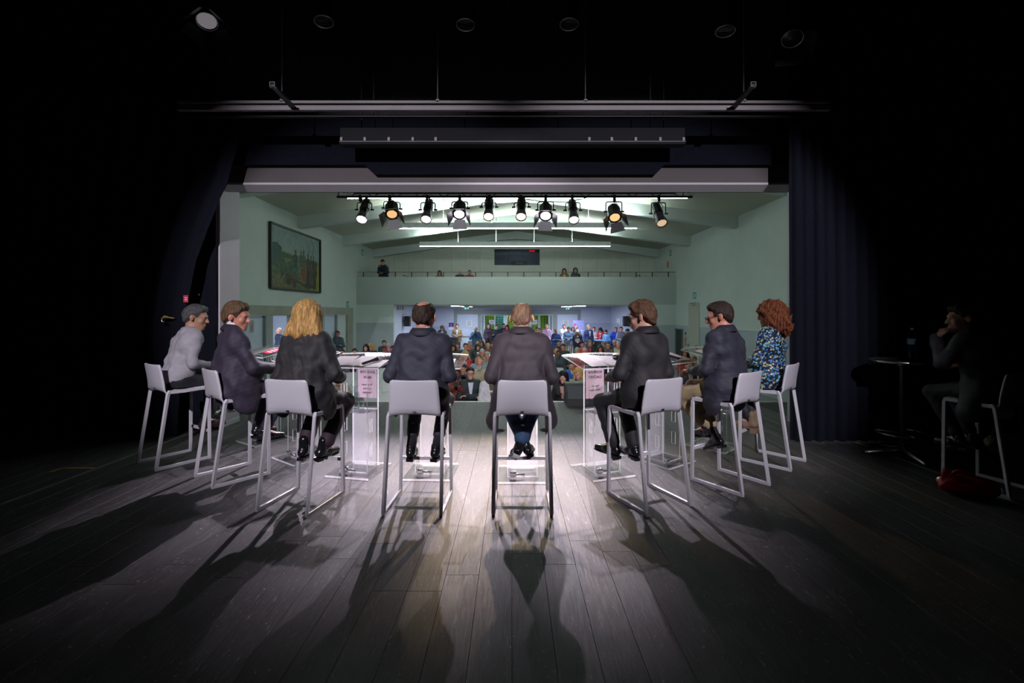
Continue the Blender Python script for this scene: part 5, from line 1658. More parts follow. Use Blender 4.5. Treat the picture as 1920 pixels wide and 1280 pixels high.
def top_field(J, h, girth=1.0, inflate=0.0, skirt=.10, wrinkle=.004, seed=1, collar=True, sleeve=1.0, loose=0.0, flare=0.0, belly=0.0):
    lo, hi = bounds(J); f = Field(lo, hi, h)
    g, i = girth, inflate
    P, Wt, C, S = J['pelvis'], J['waist'], J['chest'], J['sho']
    f.cone(P + V3(-.085, -.005, .02), P + V3(.085, -.005, .02), .132 * g + i, .132 * g + i, .06)
    f.cone(Wt - V3(.066, 0, 0), Wt + V3(.066, 0, 0), .112 * g + i, .112 * g + i, .08)
    f.cone(C - J['ax'] * .10, C + J['ax'] * .10, .118 + i, .118 + i, .08)
    f.cone(J['shL'] * .9 + S * .1, J['shR'] * .9 + S * .1, .072 + i, .072 + i, .07)
    f.cone(S - J['ax'] * .05 + V3(0, -.01, .02), S + J['ax'] * .05 + V3(0, -.01, .02), .072, .072, .06)
    if belly:
        f.ell((Wt + P) / 2 + V3(0, .05, .02), (.165, .10 + belly, .17), None, .06)
    if skirt:
        f.cone(P + V3(-.10, -.01, .0), P + V3(-.12 - flare, .02, -skirt), .125 * g + i, .095 * g + i, .05)
        f.cone(P + V3(.10, -.01, .0), P + V3(.12 + flare, .02, -skirt), .125 * g + i, .095 * g + i, .05)
    for c in 'LR':
        mid = J['sh' + c] * .72 + J['el' + c] * .28
        f.cone(J['sh' + c], mid, .066 + i + loose, .062 + i + loose, .045)
        f.cone(mid, J['el' + c], .060 + i + loose, .052 + i + loose, .020)
        w = J['el' + c] + (J['wr' + c] - J['el' + c]) * sleeve
        f.cone(J['el' + c], w, .053 + i + loose, .041 + i + loose, .020)
    if wrinkle:
        f.disp(waves(seed, wrinkle * 1.6, 30, (.85, .85, 1.0), 9))
        f.disp(waves(seed + 9, wrinkle * .3, 66, (.8, .8, 1.1), 8))
    if collar:
        nb = np.array(J['head'] @ Vector((0, -.022, -.075)))
        base = J['neck'] - V3(0, 0, .012)
        axn = nb - base; axn = axn / np.linalg.norm(axn)
        e1 = V3(1, 0, 0); e2 = np.cross(axn, e1); e2 /= np.linalg.norm(e2)
        ring = [base + axn * (.022 - .03 * max(0, math.sin(a))) + (e1 * math.cos(a) + e2 * math.sin(a)) * .066 for a in [2 * math.pi * q / 14 for q in range(15)]]
        for a, b in zip(ring[:-1], ring[1:]):
            f.cone(a, b, .016, .016, .008)
        ring = [base + axn * (.012 - .03 * max(0, math.sin(a))) + (e1 * math.cos(a) * 1.10 + e2 * math.sin(a)) * .078 for a in [2 * math.pi * q / 14 for q in range(15)]]
        for a, b in zip(ring[:-1], ring[1:]):
            f.cone(a, b, .020, .020, .004)
    # cut cleanly at the cuffs and leave room for the neck
    nb = np.array(J['head'] @ Vector((0, -.022, -.075)))
    f.cone(J['neck'] + V3(0, 0, .005), nb + (nb - J['neck']) * .4, .055, .055, .006, sub=True)
    return f

def leg_field(J, h, girth=1.0, inflate=0.0, flare=0.0, skirt=False, hem=.88, seed=2, wrinkle=.004):
    lo, hi = bounds(J); f = Field(lo, hi, h)
    P = J['pelvis']; i = inflate
    f.cone(P + V3(-.08, -.005, -.005), P + V3(.08, -.005, -.005), .122 * girth + i, .122 * girth + i, .05)
    for c in 'LR':
        f.cone(J['hip' + c], J['kn' + c], .096 * girth ** .5 + i, .068 + i, .05)
        e = J['kn' + c] + (J['an' + c] - J['kn' + c]) * hem
        f.cone(J['kn' + c], e, .066 + i, .052 + i + flare, .03)
    if wrinkle:
        f.disp(waves(seed, wrinkle, 40, (.7, .9, 1), 6))
    f.cut((0, 0, -1), -(float(P[2]) + .16))
    return f

def shoe_mesh(m, h=.007, boot=False):
    """shoe in its own frame: origin at the ankle, toe towards +y, sole at z = -.085"""
    f = Field((-.09, -.13, -.14), (.09, .26, .14), h)
    f.cone((0, -.035, -.045), (0, .06, -.050), .038, .038, .03)
    f.cone((0, .06, -.055), (0, .165, -.064), .044, .030, .03)
    f.cone((0, -.01, -.02), (0, -.005, .06 if boot else .012), .042, .044, .02)
    if not boot:
        f.ell((0, .0, .04), (.034, .05, .04), None, .006, sub=True)
    f.cut((0, 0, 1), -.080)
    me = f.mesh('shoe', m)
    return me
def sole_mesh(m, heel=.018):
    q = MB()
    poly = [(.030, -.068), (.036, -.02), (.036, .05), (.043, .09), (.040, .15), (.022, .19), (-.022, .19), (-.040, .15), (-.043, .09), (-.036, .05), (-.036, -.02), (-.030, -.068)]
    q.prism(poly, -.088, -.079)
    q.prism([(.030, -.068), (.034, -.005), (-.034, -.005), (-.030, -.068)], -.088 - heel, -.088)
    return q.mesh('sole', m)

HC = (0, -.014, .030)
def hair_mesh(style, m, h=.0055, seed=3):
    """hair in the head frame"""
    f = Field((-.20, -.22, -.34), (.20, .20, .22), h)
    r = (.076, .096, .090)
    def cap(t, k=.02): f.ell(HC, (r[0] + t, r[1] + t, r[2] + t), None, k)
    npl = (0, -.64, .77) if style not in ('shaggy', 'neat') else (0, -.727, .687)
    if style in ('short', 'neat', 'buzz', 'ring', 'thin', 'spiky', 'shaggy'):
        t = {'short': .012, 'neat': .013, 'buzz': .006, 'ring': .012, 'thin': .006, 'spiky': .016, 'shaggy': .018}[style]
        cap(t)
        f.cone((-.040, -.066, -.015), (.040, -.066, -.015), .026 + t * .6, .026 + t * .6, .03)
        f.cone((-.026, -.062, -.06), (.026, -.062, -.06), .020 + t * .4, .020 + t * .4, .04)
        if style == 'shaggy': f.cone((-.030, -.066, -.085), (.030, -.066, -.085), .022, .022, .03)
        if style in ('shaggy', 'neat'):
            f.ell((0, .045, .085), (.066, .045, .030), None, .03)
            for s in (-1, 1): f.ell((s * .070, .0, .015), (.018, .055, .045), None, .02)
        f.disp(waves(seed, .004 if style != 'shaggy' else .008, 85, (1, .7, .6), 7)); f.disp(waves(seed + 2, .003, 190, (1, .5, .4), 7))
        c0 = {'shaggy': -.019, 'neat': -.013}.get(style, -.012)
        def taper(x, y, z, c0=c0, t=t):
            q = np.clip((npl[1] * y + npl[2] * z - c0) / .045, 0, 1)
            return ((t + .007) * (1 - q * q * (3 - 2 * q))).astype(np.float32)
        f.disp(taper)
        f.cut(npl, c0)
        for s in (-1, 1):   # free the ears and temples
            f.ell((s * .092, -.004, -.016), (.028, .030, .044), None, .010, sub=True)
            f.ell((s * .070, .085, .01), (.04, .045, .045), None, .012, sub=True)
        if style == 'ring':
            f.ell((0, -.045, .134), (.056, .105, .066), None, .014, sub=True)
        if style == 'thin':
            f.ell((0, -.055, .145), (.046, .058, .046), None, .014, sub=True)
            f.ell((0, .07, .115), (.06, .05, .045), None, .012, sub=True)
    elif style in ('bob', 'long', 'bun'):
        low = {'bob': -.150, 'long': -.27, 'bun': -.07}[style]
        cap(.020)
        if style == 'bun':
            f.ell((0, -.11, .06), (.045, .04, .045), None, .02)
        for s in (-1, 1):
            f.cone((s * .055, -.035, .03), (s * (.125 if style == 'bob' else .092), -.045, low), .050, .042, .04)
            f.cone((s * .075, .02, .03), (s * (.12 if style == 'bob' else .092), .015, low + .03), .026, .018, .03)
        f.cone((0, -.075, .03), (0, -.085, low), .052, .040, .05)
        f.cone((-.05, -.08, low + .03), (.05, -.08, low + .03), .035, .035, .05)
        f.disp(waves(seed, .006, 95, (1.3, 1.0, .12), 8))
        f.ell((0, .11, -.07), (.064, .085, .120), None, .012, sub=True)
        f.cone((0, .02, -.12), (0, .03, -.35), .06, .06, .01, sub=True)
    elif style == 'curly':
        f.ell((0, -.025, .035), (.130, .132, .112), None, .02)
        for s in (-1, 1):
            f.ell((s * .090, -.03, -.075), (.070, .095, .105), None, .04)
        f.ell((0, -.09, -.10), (.115, .075, .125), None, .05)
        f.disp(waves(seed, .020, 70, (1, 1, 1), 9)); f.disp(waves(seed + 5, .012, 160, (1, 1, 1), 9))
        f.ell((0, .125, -.06), (.068, .085, .100), None, .012, sub=True)
    elif style == 'hood':
        f.ell((0, -.03, .02), (.112, .118, .130), None, .02)
        f.cone((0, -.04, -.05), (0, -.05, -.16), .10, .12, .05)
        f.disp(waves(seed, .008, 60, (1, 1, .6), 6))
        f.ell((0, .10, -.015), (.072, .10, .098), None, .012, sub=True)
    elif style == 'cap':
        cap(.014); f.cut((0, -.25, .97), .035 * .97)
        f.cone((-.03, .08, .055), (.03, .08, .055), .010, .010, .01); f.cone((-.025, .12, .045), (.025, .12, .045), .006, .006, .03)
    elif style == 'beanie':
        cap(.018); f.ell((0, -.03, .10), (.06, .07, .045), None, .03); f.cut((0, -.35, .94), .018)
    return f.mesh('hair', m)

def beard_mesh(m):
    f = Field((-.12, -.05, -.18), (.12, .17, .06), .006)
    f.ell((0, .030, -.045), (.064, .068, .081), None, .02)
    f.cone((-.014, .074, -.098), (.014, .074, -.098), .026, .026, .03)
    f.disp(waves(4, .003, 110))
    f.cut((0, .25, -.97), .030)
    f.ell((0, .10, -.062), (.022, .03, .012), None, .006, sub=True)
    return f.mesh('beard', m)

def eyes(parent, Mh):
    for s in (-1, 1):
        e = obj('eye', EYE_M, parent, mtx=Mh @ T(s * .031, .072, .006))
EYE_M = MB().sphere((0, 0, 0), .0115, 10).sphere((0, .0085, 0), (.0055, .0042, .0055), 8, 1).mesh('eye', [M['eye'], M['iris']])
_g = MB()
for s in (-1, 1):
    pts = [(s * .032 + .022 * math.cos(a), .108, .004 + .017 * math.sin(a)) for a in [2 * math.pi * i / 16 for i in range(16)]]
    _g.tube(pts, .0017, 6, closed=True)
    _g.tube([(s * .053, .107, .010), (s * .079, .06, .012), (s * .084, -.005, .010), (s * .082, -.022, -.006)], .0018, 6)
_g.tube([(-.010, .110, .008), (0, .112, .010), (.010, .110, .008)], .0016, 6)
GLASS_M = _g.mesh('spectacles', M['black_metal'])
_g = MB()
for s in (-1, 1): _g.lathe([(.001, 0), (.0215, 0), (.0215, .0012), (.001, .0012)], 16, cap=False, mtx=T(s * .032, .108, .004) @ RX(R(90)) @ Matrix.Diagonal((1, .78, 1, 1)))
LENS_M = _g.mesh('spectacle_lens', M['lens'])
def spectacles(parent, Mh):
    g = obj('spectacles', GLASS_M, parent, mtx=Mh)
    obj('spectacle_lens', LENS_M, g)

def orient_shoe(J, c):
    an, to = Vector(J['an' + c]), Vector(J['to' + c])
    d = (to - an)
    y = d.normalized()
    x = Vector((1, 0, 0)); sh = Vector(J['kn' + c]) - an
    # rotate so that the toe line (which drops .06 over .165) follows ankle->toe
    x = y.cross(sh.normalized()); x = x.normalized() if x.length > 1e-4 else Vector((1, 0, 0))
    z = x.cross(y)
    m = Matrix((x, y, z)).transposed().to_4x4()
    m.translation = an
    return m @ RX(math.atan2(.075, .17))

SHOES = {}
def shoe_pair(kind):
    if kind not in SHOES:
        m = {'black': M['shoe'], 'brown': M['shoe_brown'], 'boot': M['boot_tan'], 'ankle': M['shoe']}[kind]
        SHOES[kind] = (shoe_mesh(m, .007, kind in ('boot', 'ankle')), sole_mesh(m, .05 if kind == 'boot' else .018))
    return SHOES[kind]

def add_shoes(root, J, kind):
    a, b = shoe_pair(kind)
    for c in 'LR':
        s = obj('shoe', a, root, mtx=orient_shoe(J, c))
        obj('sole', b, s)

# ------------------------------------------------------------------ the panel
def panelist(n, label, J, skin, top, legs, hair, haircol, girth=1.0, skirt=.10, shoes='black', glasses=False, seed=1, wrinkle=.005,
             inflate=0.0, collar=True, shirt=None, flare=0.0, sock=True, legflare=0.0, sleeve=1.0, hem=.86, top_name='jacket', skin_h=.0075, belly=0.0, lapel=None):
    x, y, hd = SEATS[n]
    def sat(f):
        f.boxsub((-.205, -.4, .60), (.205, .25, .792)); f.boxsub((-.25, -.5, .60), (.25, -.172, 1.02))
        return f
    bm = sat(body_field(J, skin_h, girth)).mesh('person', skin)
    root = obj('person', bm, None, (x, y, 0), -R(hd)); tag(root, label, 'person')
    obj(top_name, sat(top_field(J, .0085, girth, inflate, skirt, wrinkle, seed, collar, sleeve, 0, flare, belly)).mesh(top_name, top), root)
    obj('trousers', sat(leg_field(J, .0085, girth, .002, legflare, seed=seed + 3, hem=hem)).mesh('trousers', legs), root)
    hm = J['head']
    if hair: obj('hair', hair_mesh(hair, cmat('hair', haircol), seed=seed + 7), root, mtx=hm)
    add_shoes(root, J, shoes)
    if sock:
        for c in 'LR':
            q = MB(); a, k = Vector(J['an' + c]), Vector(J['kn' + c]); dd = (k - a)
            q.tube([a - dd * .02, a + dd * .25], [.041, .044], 14); q.build('sock', M['sock'], root)
    eyes(root, hm)
    if glasses: spectacles(root, hm)
    if lapel:
        nb = np.array(hm @ Vector((0, -.022, -.075))); base = J['neck'] - V3(0, 0, .012)
        ax_ = nb - base; ax_ /= np.linalg.norm(ax_)
        e1 = V3(1, 0, 0); e2 = np.cross(ax_, e1); e2 /= np.linalg.norm(e2)
        vs, fs, nn = [], [], 24
        prof = [(.066, .055), (.069, .074), (.077, .077), (.094, .056), (.114, .020), (.106, .004), (.084, .02)]
        for i_ in range(nn + 1):
            an = R(-125 + 250 * i_ / nn) - math.pi / 2          # open at the throat
            dr = .05 * max(0, math.sin(an))
            for (r_, z_) in prof:
                p_ = base + (e1 * math.cos(an) * 1.15 + e2 * math.sin(an)) * r_ + ax_ * (z_ - dr - .10 * max(0, r_ - .08) * abs(math.cos(an)))
                vs.append(tuple(float(q) for q in p_))
        kp = len(prof)
        for i_ in range(nn):
            for j_ in range(kp):
                a_, b_ = i_ * kp + j_, i_ * kp + (j_ + 1) % kp
                fs.append((a_, b_, b_ + kp, a_ + kp))
        MB().add(vs, fs, 0, True).build('jacket_collar', lapel, root)
    if shirt:
        f = Field(np.array(J['neck']) - .16, np.array(J['neck']) + .16, .006)
        nb = np.array(hm @ Vector((0, -.022, -.075))); base = J['neck'] - V3(0, 0, .01)
        f.cone(base, base + (nb - base) * .40 + V3(0, 0, .030), .066, .0635, .01)
        f.cone(base - V3(0, 0, .05), base + (nb - base) * 2, .0585, .0565, .004, sub=True)
        obj('shirt_collar', f.mesh('shirt_collar', shirt), root)
        for c in 'LR':
            a, e = Vector(J['wr' + c]), Vector(J['el' + c]); dd = (e - a).normalized()
            MB().tube([a - dd * .012, a + dd * .03], [.040, .040], 14).build('shirt_cuff', shirt, root)
    return root

NAVY = cloth('dark navy suit cloth', (.029, .029, .046))
PURP = cloth('purple navy suit cloth', (.036, .028, .050))
BLK = cloth('black suit cloth', (.022, .020, .024))
BRWN = cloth('dark plum jacket cloth', (.037, .027, .034))
NAVY_C = cloth('dark navy collar cloth', (.020, .020, .033))
PURP_C = cloth('purple navy collar cloth', (.025, .019, .035))
BLK_C = cloth('black collar cloth', (.014, .012, .015))
BRWN_C = cloth('dark plum collar cloth', (.024, .017, .022))
WSH = cloth('white shirt cotton', (.70, .68, .74), rough=.8)
LSH = cloth('pale lilac shirt cotton', (.36, .34, .38), rough=.8)
JEAN = cloth('blue denim', (.03, .07, .15), var=.35, scale=22)
KHAKI = cloth('khaki cotton', (.34, .26, .15), rough=.8)
DARKT = cloth('black trouser cloth', (.018, .018, .021))
PLUM = cloth('plum trouser cloth', (.040, .022, .033))

J = skeleton(lean=9, hunch=8, head=(38, 14, 0), twist=-6, elbows=((0.222, .08, None), (0.239, .07, None)), wrists=((.12, .30, None), (.10, .30, None)),
             ankles=((.02, .34, .44), (.14, .24, .40)), knees=((.12, .41, .80), (.14, .40, .80)), toes=((.10, .15, -.03), (.02, .17, -.06)))
panelist(1, 'man with short grey hair in a pale lilac shirt, leftmost on the stage', J, M['skin_c'], LSH, DARKT, 'neat', (.075, .072, .075), skirt=.0, seed=11, shoes='brown', top_name='shirt', wrinkle=.007)
J = skeleton(lean=-7, hunch=8, side=-2, head=(47, 12, 4), twist=-12, elbows=((0.257, .02, None), (0.274, .08, None)), wrists=((.15, .26, None), (.10, .33, None)),
             ankles=((.06, .26, .42), (.13, .24, .40)), knees=((.14, .41, .78), (.17, .40, .78)), shw=.168)
panelist(2, 'heavy man with brown hair in a purple-navy suit, face turned right in profile', J, M['skin_b'], PURP, NAVY, 'shaggy', (.11, .065, .035), girth=1.30, skirt=.16, seed=23, lapel=PURP_C, inflate=.014, shirt=WSH, wrinkle=.011, flare=.03, belly=.10)
J = skeleton(lean=8, hunch=6, side=-7, fem=True, head=(4, 10, 0), elbows=((0.239, .03, None), (0.257, .06, None)), wrists=((.14, .28, None), (.15, .30, None)),
             ankles=((.10, .16, .41), (.06, .20, .40)), knees=((.12, .40, .79), (.17, .38, .78)), shw=.152)
panelist(3, 'woman with straight blond shoulder-length hair in a black jacket', J, M['skin_a'], BLK, PLUM, 'bob', (.44, .25, .085), girth=1.12, skirt=.10, seed=31, shoes='ankle', inflate=.014, wrinkle=.011, legflare=.012, flare=.02)
J = skeleton(lean=8, hunch=8, head=(6, 8, 0), elbows=((0.25, .02, None), (0.25, .02, None)), wrists=((.14, .28, None), (.14, .28, None)),
             ankles=((.115, .18, .41), (.105, .18, .41)), knees=((.12, .40, .79), (.15, .40, .79)), toes=((.01, .17, -.08), (.02, .17, -.08)), shw=.168)
panelist(4, 'balding man with dark curly hair ring in a dark navy suit, back to the camera', J, M['skin_b'], NAVY, NAVY, 'ring', (.035, .022, .016), girth=1.08, skirt=.12, seed=41, lapel=NAVY_C, shirt=WSH, inflate=.004, hem=.72, wrinkle=.006, flare=.015)
J = skeleton(lean=7, hunch=9, head=(3, 12, 0), elbows=((0.255, .0, None), (0.255, .0, None)), wrists=((.15, .26, None), (.15, .26, None)),
             ankles=((-.035, .22, .42), (-.025, .17, .42)), knees=((.14, .38, .79), (.14, .38, .79)), toes=((-.05, .16, -.08), (-.06, .12, -.13)), shw=.168)
panelist(5, 'man with thin fair hair in a plum jacket and blue jeans, ankles crossed', J, M['skin_a'], BRWN, JEAN, 'thin', (.17, .10, .06), girth=1.10, skirt=.20, seed=51, lapel=BRWN_C, inflate=.006, flare=.07, hem=.84, wrinkle=.006, legflare=.008)
J = skeleton(lean=1, hunch=6, side=4, head=(-36, 14, 0), twist=4, elbows=((0.25, .06, None), (0.239, .02, None)), wrists=((.15, .29, None), (.13, .28, None)),
             ankles=((.17, .24, .42), (.02, .20, .39)), knees=((.20, .38, .78), (.06, .41, .79)), toes=((.06, .16, -.06), (.0, .17, -.07)), shw=.150)
panelist(6, 'person with short wavy brown hair and spectacles in an all-black suit', J, M['skin_a'], BLK, DARKT, 'shaggy', (.10, .05, .028), skirt=.10, seed=61, lapel=BLK_C, glasses=True, inflate=.006, hem=.94, legflare=.006, wrinkle=.006)
J = skeleton(lean=0, hunch=7, side=2, head=(-30, 14, 0), twist=6, elbows=((0.253, .08, None), (0.248, .04, None)), wrists=((.12, .32, None), (.10, .30, None)),
             ankles=((.02, .22, .47), (-.03, .12, .40)), knees=((.16, .43, .77), (.08, .44, .83)), toes=((-.02, .15, -.09), (.02, .12, -.14)), shw=.166)
panelist(7, 'man with short dark hair and spectacles in a navy jacket and khaki trousers', J, M['skin_b'], NAVY, KHAKI, 'neat', (.035, .02, .016), girth=1.12, skirt=.16, seed=71, lapel=NAVY_C, glasses=True, inflate=.006, hem=.74, flare=.03, wrinkle=.010, legflare=.014)
J = skeleton(lean=-5, hunch=5, side=5, fem=True, head=(-24, 8, 0), twist=4, elbows=((0.222, .08, None), (0.213, .04, None)), wrists=((.06, .28, None), (.04, .28, None)),
             ankles=((.06, .20, .41), (.06, .20, .40)), knees=((.10, .40, .79), (.10, .40, .79)), shw=.140)
panelist(8, 'woman with curly auburn hair in a blue floral blouse', J, M['skin_a'], floral_mat('blue floral blouse'), DARKT, 'curly', (.15, .045, .018), skirt=.08, seed=81, shoes='boot', collar=False, inflate=.008, wrinkle=.007)
J = skeleton(lean=12, hunch=10, head=(-52, 8, 0), twist=18, elbows=((0.283, .22, 1.12), (0.213, .08, None)), wrists=((.14, .36, 1.33), (.20, .30, 1.06)),
             hands=((((.35, -.3, .9), (-.7, .5, .3), 1.0)), None), ankles=((.10, .2, .40), (.08, .2, .40)))
panelist(9, 'person in dark clothes resting chin on hand, in the shadow at far right', J, M['skin_c'], BLK, DARKT, 'shaggy', (.02, .014, .01), skirt=.2, seed=91, inflate=.01, flare=.06)
# ================================================================== AUDIENCE
h_ = .011
TPL = {}
def template(name, J, **k):
    b = body_field(J, h_, k.get('girth', 1.0)).mesh('person', M['skin_a'])
    t = top_field(J, h_, k.get('girth', 1.0), .006, .08 if name.startswith('sit') else .14, .004, len(name) * 7, True).mesh('jacket', BLK)
    l = leg_field(J, h_, 1.0, .004, seed=5, hem=.95).mesh('trousers', DARKT)
    TPL[name] = (J, b, t, l)
SK = dict(knees=((.12, .43, .50), (.12, .43, .50)), ankles=((.12, .40, .095), (.12, .40, .095)))
def sit(**k): return skeleton(True, .43, hipy=.0, hs=1.05, **SK, **k)
template('sit_lap', sit(lean=-4, head=(0, 2, 0), wrists=((.06, .26, .60), (.06, .26, .62))))
template('sit_tilt', sit(lean=2, side=5, head=(16, 10, 6), wrists=((.05, .28, .60), (.08, .24, .62))))
template('sit_cross', sit(lean=-5, head=(0, 4, 0), elbows=((.24, .08, None), (.24, .08, None)), wrists=((-.09, .20, .78), (-.09, .23, .75))))
template('sit_phone', sit(lean=2, head=(0, 0, 0), elbows=((.22, .14, .80), (.22, .14, .80)), wrists=((.06, .30, .98), (.06, .30, .98)), hands=(((.3, .1, .95), (-.6, -.6, 0), .9), ((-.3, .1, .95), (.6, -.6, 0), .9))))
template('sit_chin', sit(lean=10, head=(-8, 12, 0), elbows=((.18, .26, .72), (.22, .14, .74)), wrists=((.04, .24, .96), (-.05, .26, .66)), hands=(((.1, -.2, .95), (-.4, .8, 0), 1.1), None)))
template('sit_girl', sit(lean=-2, fem=True, head=(0, 3, 0), wrists=((.05, .26, .60), (.05, .26, .62))))
template('stand_down', skeleton(False, hs=1.04, lean=0, head=(0, 0, 0), hipy=0, elbows=((.23, -.02, 1.12), (.23, -.02, 1.12)), wrists=((.24, .06, .90), (.24, .06, .90)), hands=(((0, .2, -1), (-1, 0, 0), .5), ((0, .2, -1), (1, 0, 0), .5))))
template('stand_cross', skeleton(False, hs=1.04, lean=-2, head=(0, 2, 0), hipy=0, elbows=((.25, .06, None), (.25, .06, None)), wrists=((-.09, .19, 1.18), (-.09, .22, 1.15))))
template('stand_front', skeleton(False, hs=1.04, lean=0, head=(8, 2, 0), hipy=0, elbows=((.24, .02, 1.12), (.24, .02, 1.12)), wrists=((.06, .22, 1.08), (.06, .22, 1.06))))
template('stand_phone', skeleton(False, hs=1.04, lean=-2, head=(0, 4, 0), hipy=0, elbows=((.26, .12, 1.15), (.26, .12, 1.15)), wrists=((.05, .26, 1.42), (.05, .26, 1.42)), hands=(((.2, .1, .95), (-.6, -.6, 0), .9), ((-.2, .1, .95), (.6, -.6, 0), .9))))
template('stand_read', skeleton(False, hs=1.04, lean=6, hunch=6, head=(10, 32, 0), hipy=0, elbows=((.23, .04, 1.12), (.23, .04, 1.12)), wrists=((.05, .26, 1.08), (.05, .26, 1.08))))
HAIRM = {}
def hair_shared(style):
    if style not in HAIRM: HAIRM[style] = hair_mesh(style, M['shoe'], .010, seed=len(style) * 5 + 1)
    return HAIRM[style]
BEARD = beard_mesh(M['shoe'])
def set_mat(o, m):
    o.material_slots[0].link = 'OBJECT'; o.material_slots[0].material = m
HT = {}
for nm in TPL:
    HT[nm] = TPL[nm][0]['head'].translation.z + .131
def listener(tpl, x, y, z, face, scale, label, hair, hc, skin, top, legs=(.012, .013, .018), glasses=False, beard=None, shirt=None):
    J, b, t, l = TPL[tpl]
    root = obj('person', b, None, (x, y, z), R(180) + face)
    root.scale = (scale,) * 3
    tag(root, label, 'person')
    set_mat(root, M['skin_' + skin])
    set_mat(obj('jacket', t, root), cmat('cloth', top))
    set_mat(obj('trousers', l, root), cmat('cloth', legs))
    if hair: set_mat(obj('hair', hair_shared(hair), root, mtx=J['head']), cmat('hair' if hair not in ('hood', 'cap', 'beanie') else 'cloth', hc))
    if beard: set_mat(obj('beard', BEARD, root, mtx=J['head']), cmat('hair', beard))
    add_shoes(root, J, 'black')
    eyes(root, J['head'])
    if glasses: spectacles(root, J['head'])
    if shirt:
        C = J['chest']; N_ = J['neck']
        q = MB(); q.prism([(-.055, .0), (.055, .0), (.02, -.26), (-.02, -.26)], 0, .012, mtx=T(0, float(C[1]) + .119, float(N_[2]) - .03) @ RX(R(90 + 2)))
        set_mat(q.build('shirt_front', M['paper'], root), cmat('cloth', shirt))
    return root

# chairs
CH_S = [(.21, .435), (.19, .452), (.10, .450), (.0, .443), (-.10, .443), (-.16, .452), (-.195, .49), (-.215, .56), (-.235, .66), (-.25, .76), (-.258, .82), (-.260, .835), (-.261, .842)]
CH_W = [.19, .205, .215, .22, .22, .22, .218, .214, .208, .198, .184, .165, .12]
vs_, fs_ = shell_sheet(CH_S, CH_W, .012, 10, [0, 0, .01, .016, .018, .018, .0, -.02, -.028, -.03, -.03, -.03, -.03])
CHAIR = MB().add(vs_, fs_, 0, True).mesh('chair', M['chair'])
CLEG = {}
for sx in (-1, 1):
    for sy in (-1, 1):
        CLEG[sx, sy] = MB().tube([(sx * .14, sy * .10, .432), (sx * .205, sy * .20, .0)], .011, 8).mesh('leg', M['chair_leg'])
def chair(x, y, rz, label, group):
    c = obj('chair', CHAIR, None, (x, y, HF), R(180) + rz)
    tag(c, label, 'chair', group)
    for kk in CLEG: obj('leg', CLEG[kk], c)
    return c
def facing(x, y): return math.atan2(x, y - 3.5) * -.6
ORD = ['first', 'second', 'third', 'fourth', 'fifth', 'sixth', 'seventh', 'eighth', 'ninth', 'tenth']
GE = 'empty chairs in the hall'
taken = []
BLACK, NAV, GRY = (.012, .012, .014), (.018, .024, .05), (.10, .11, .12)
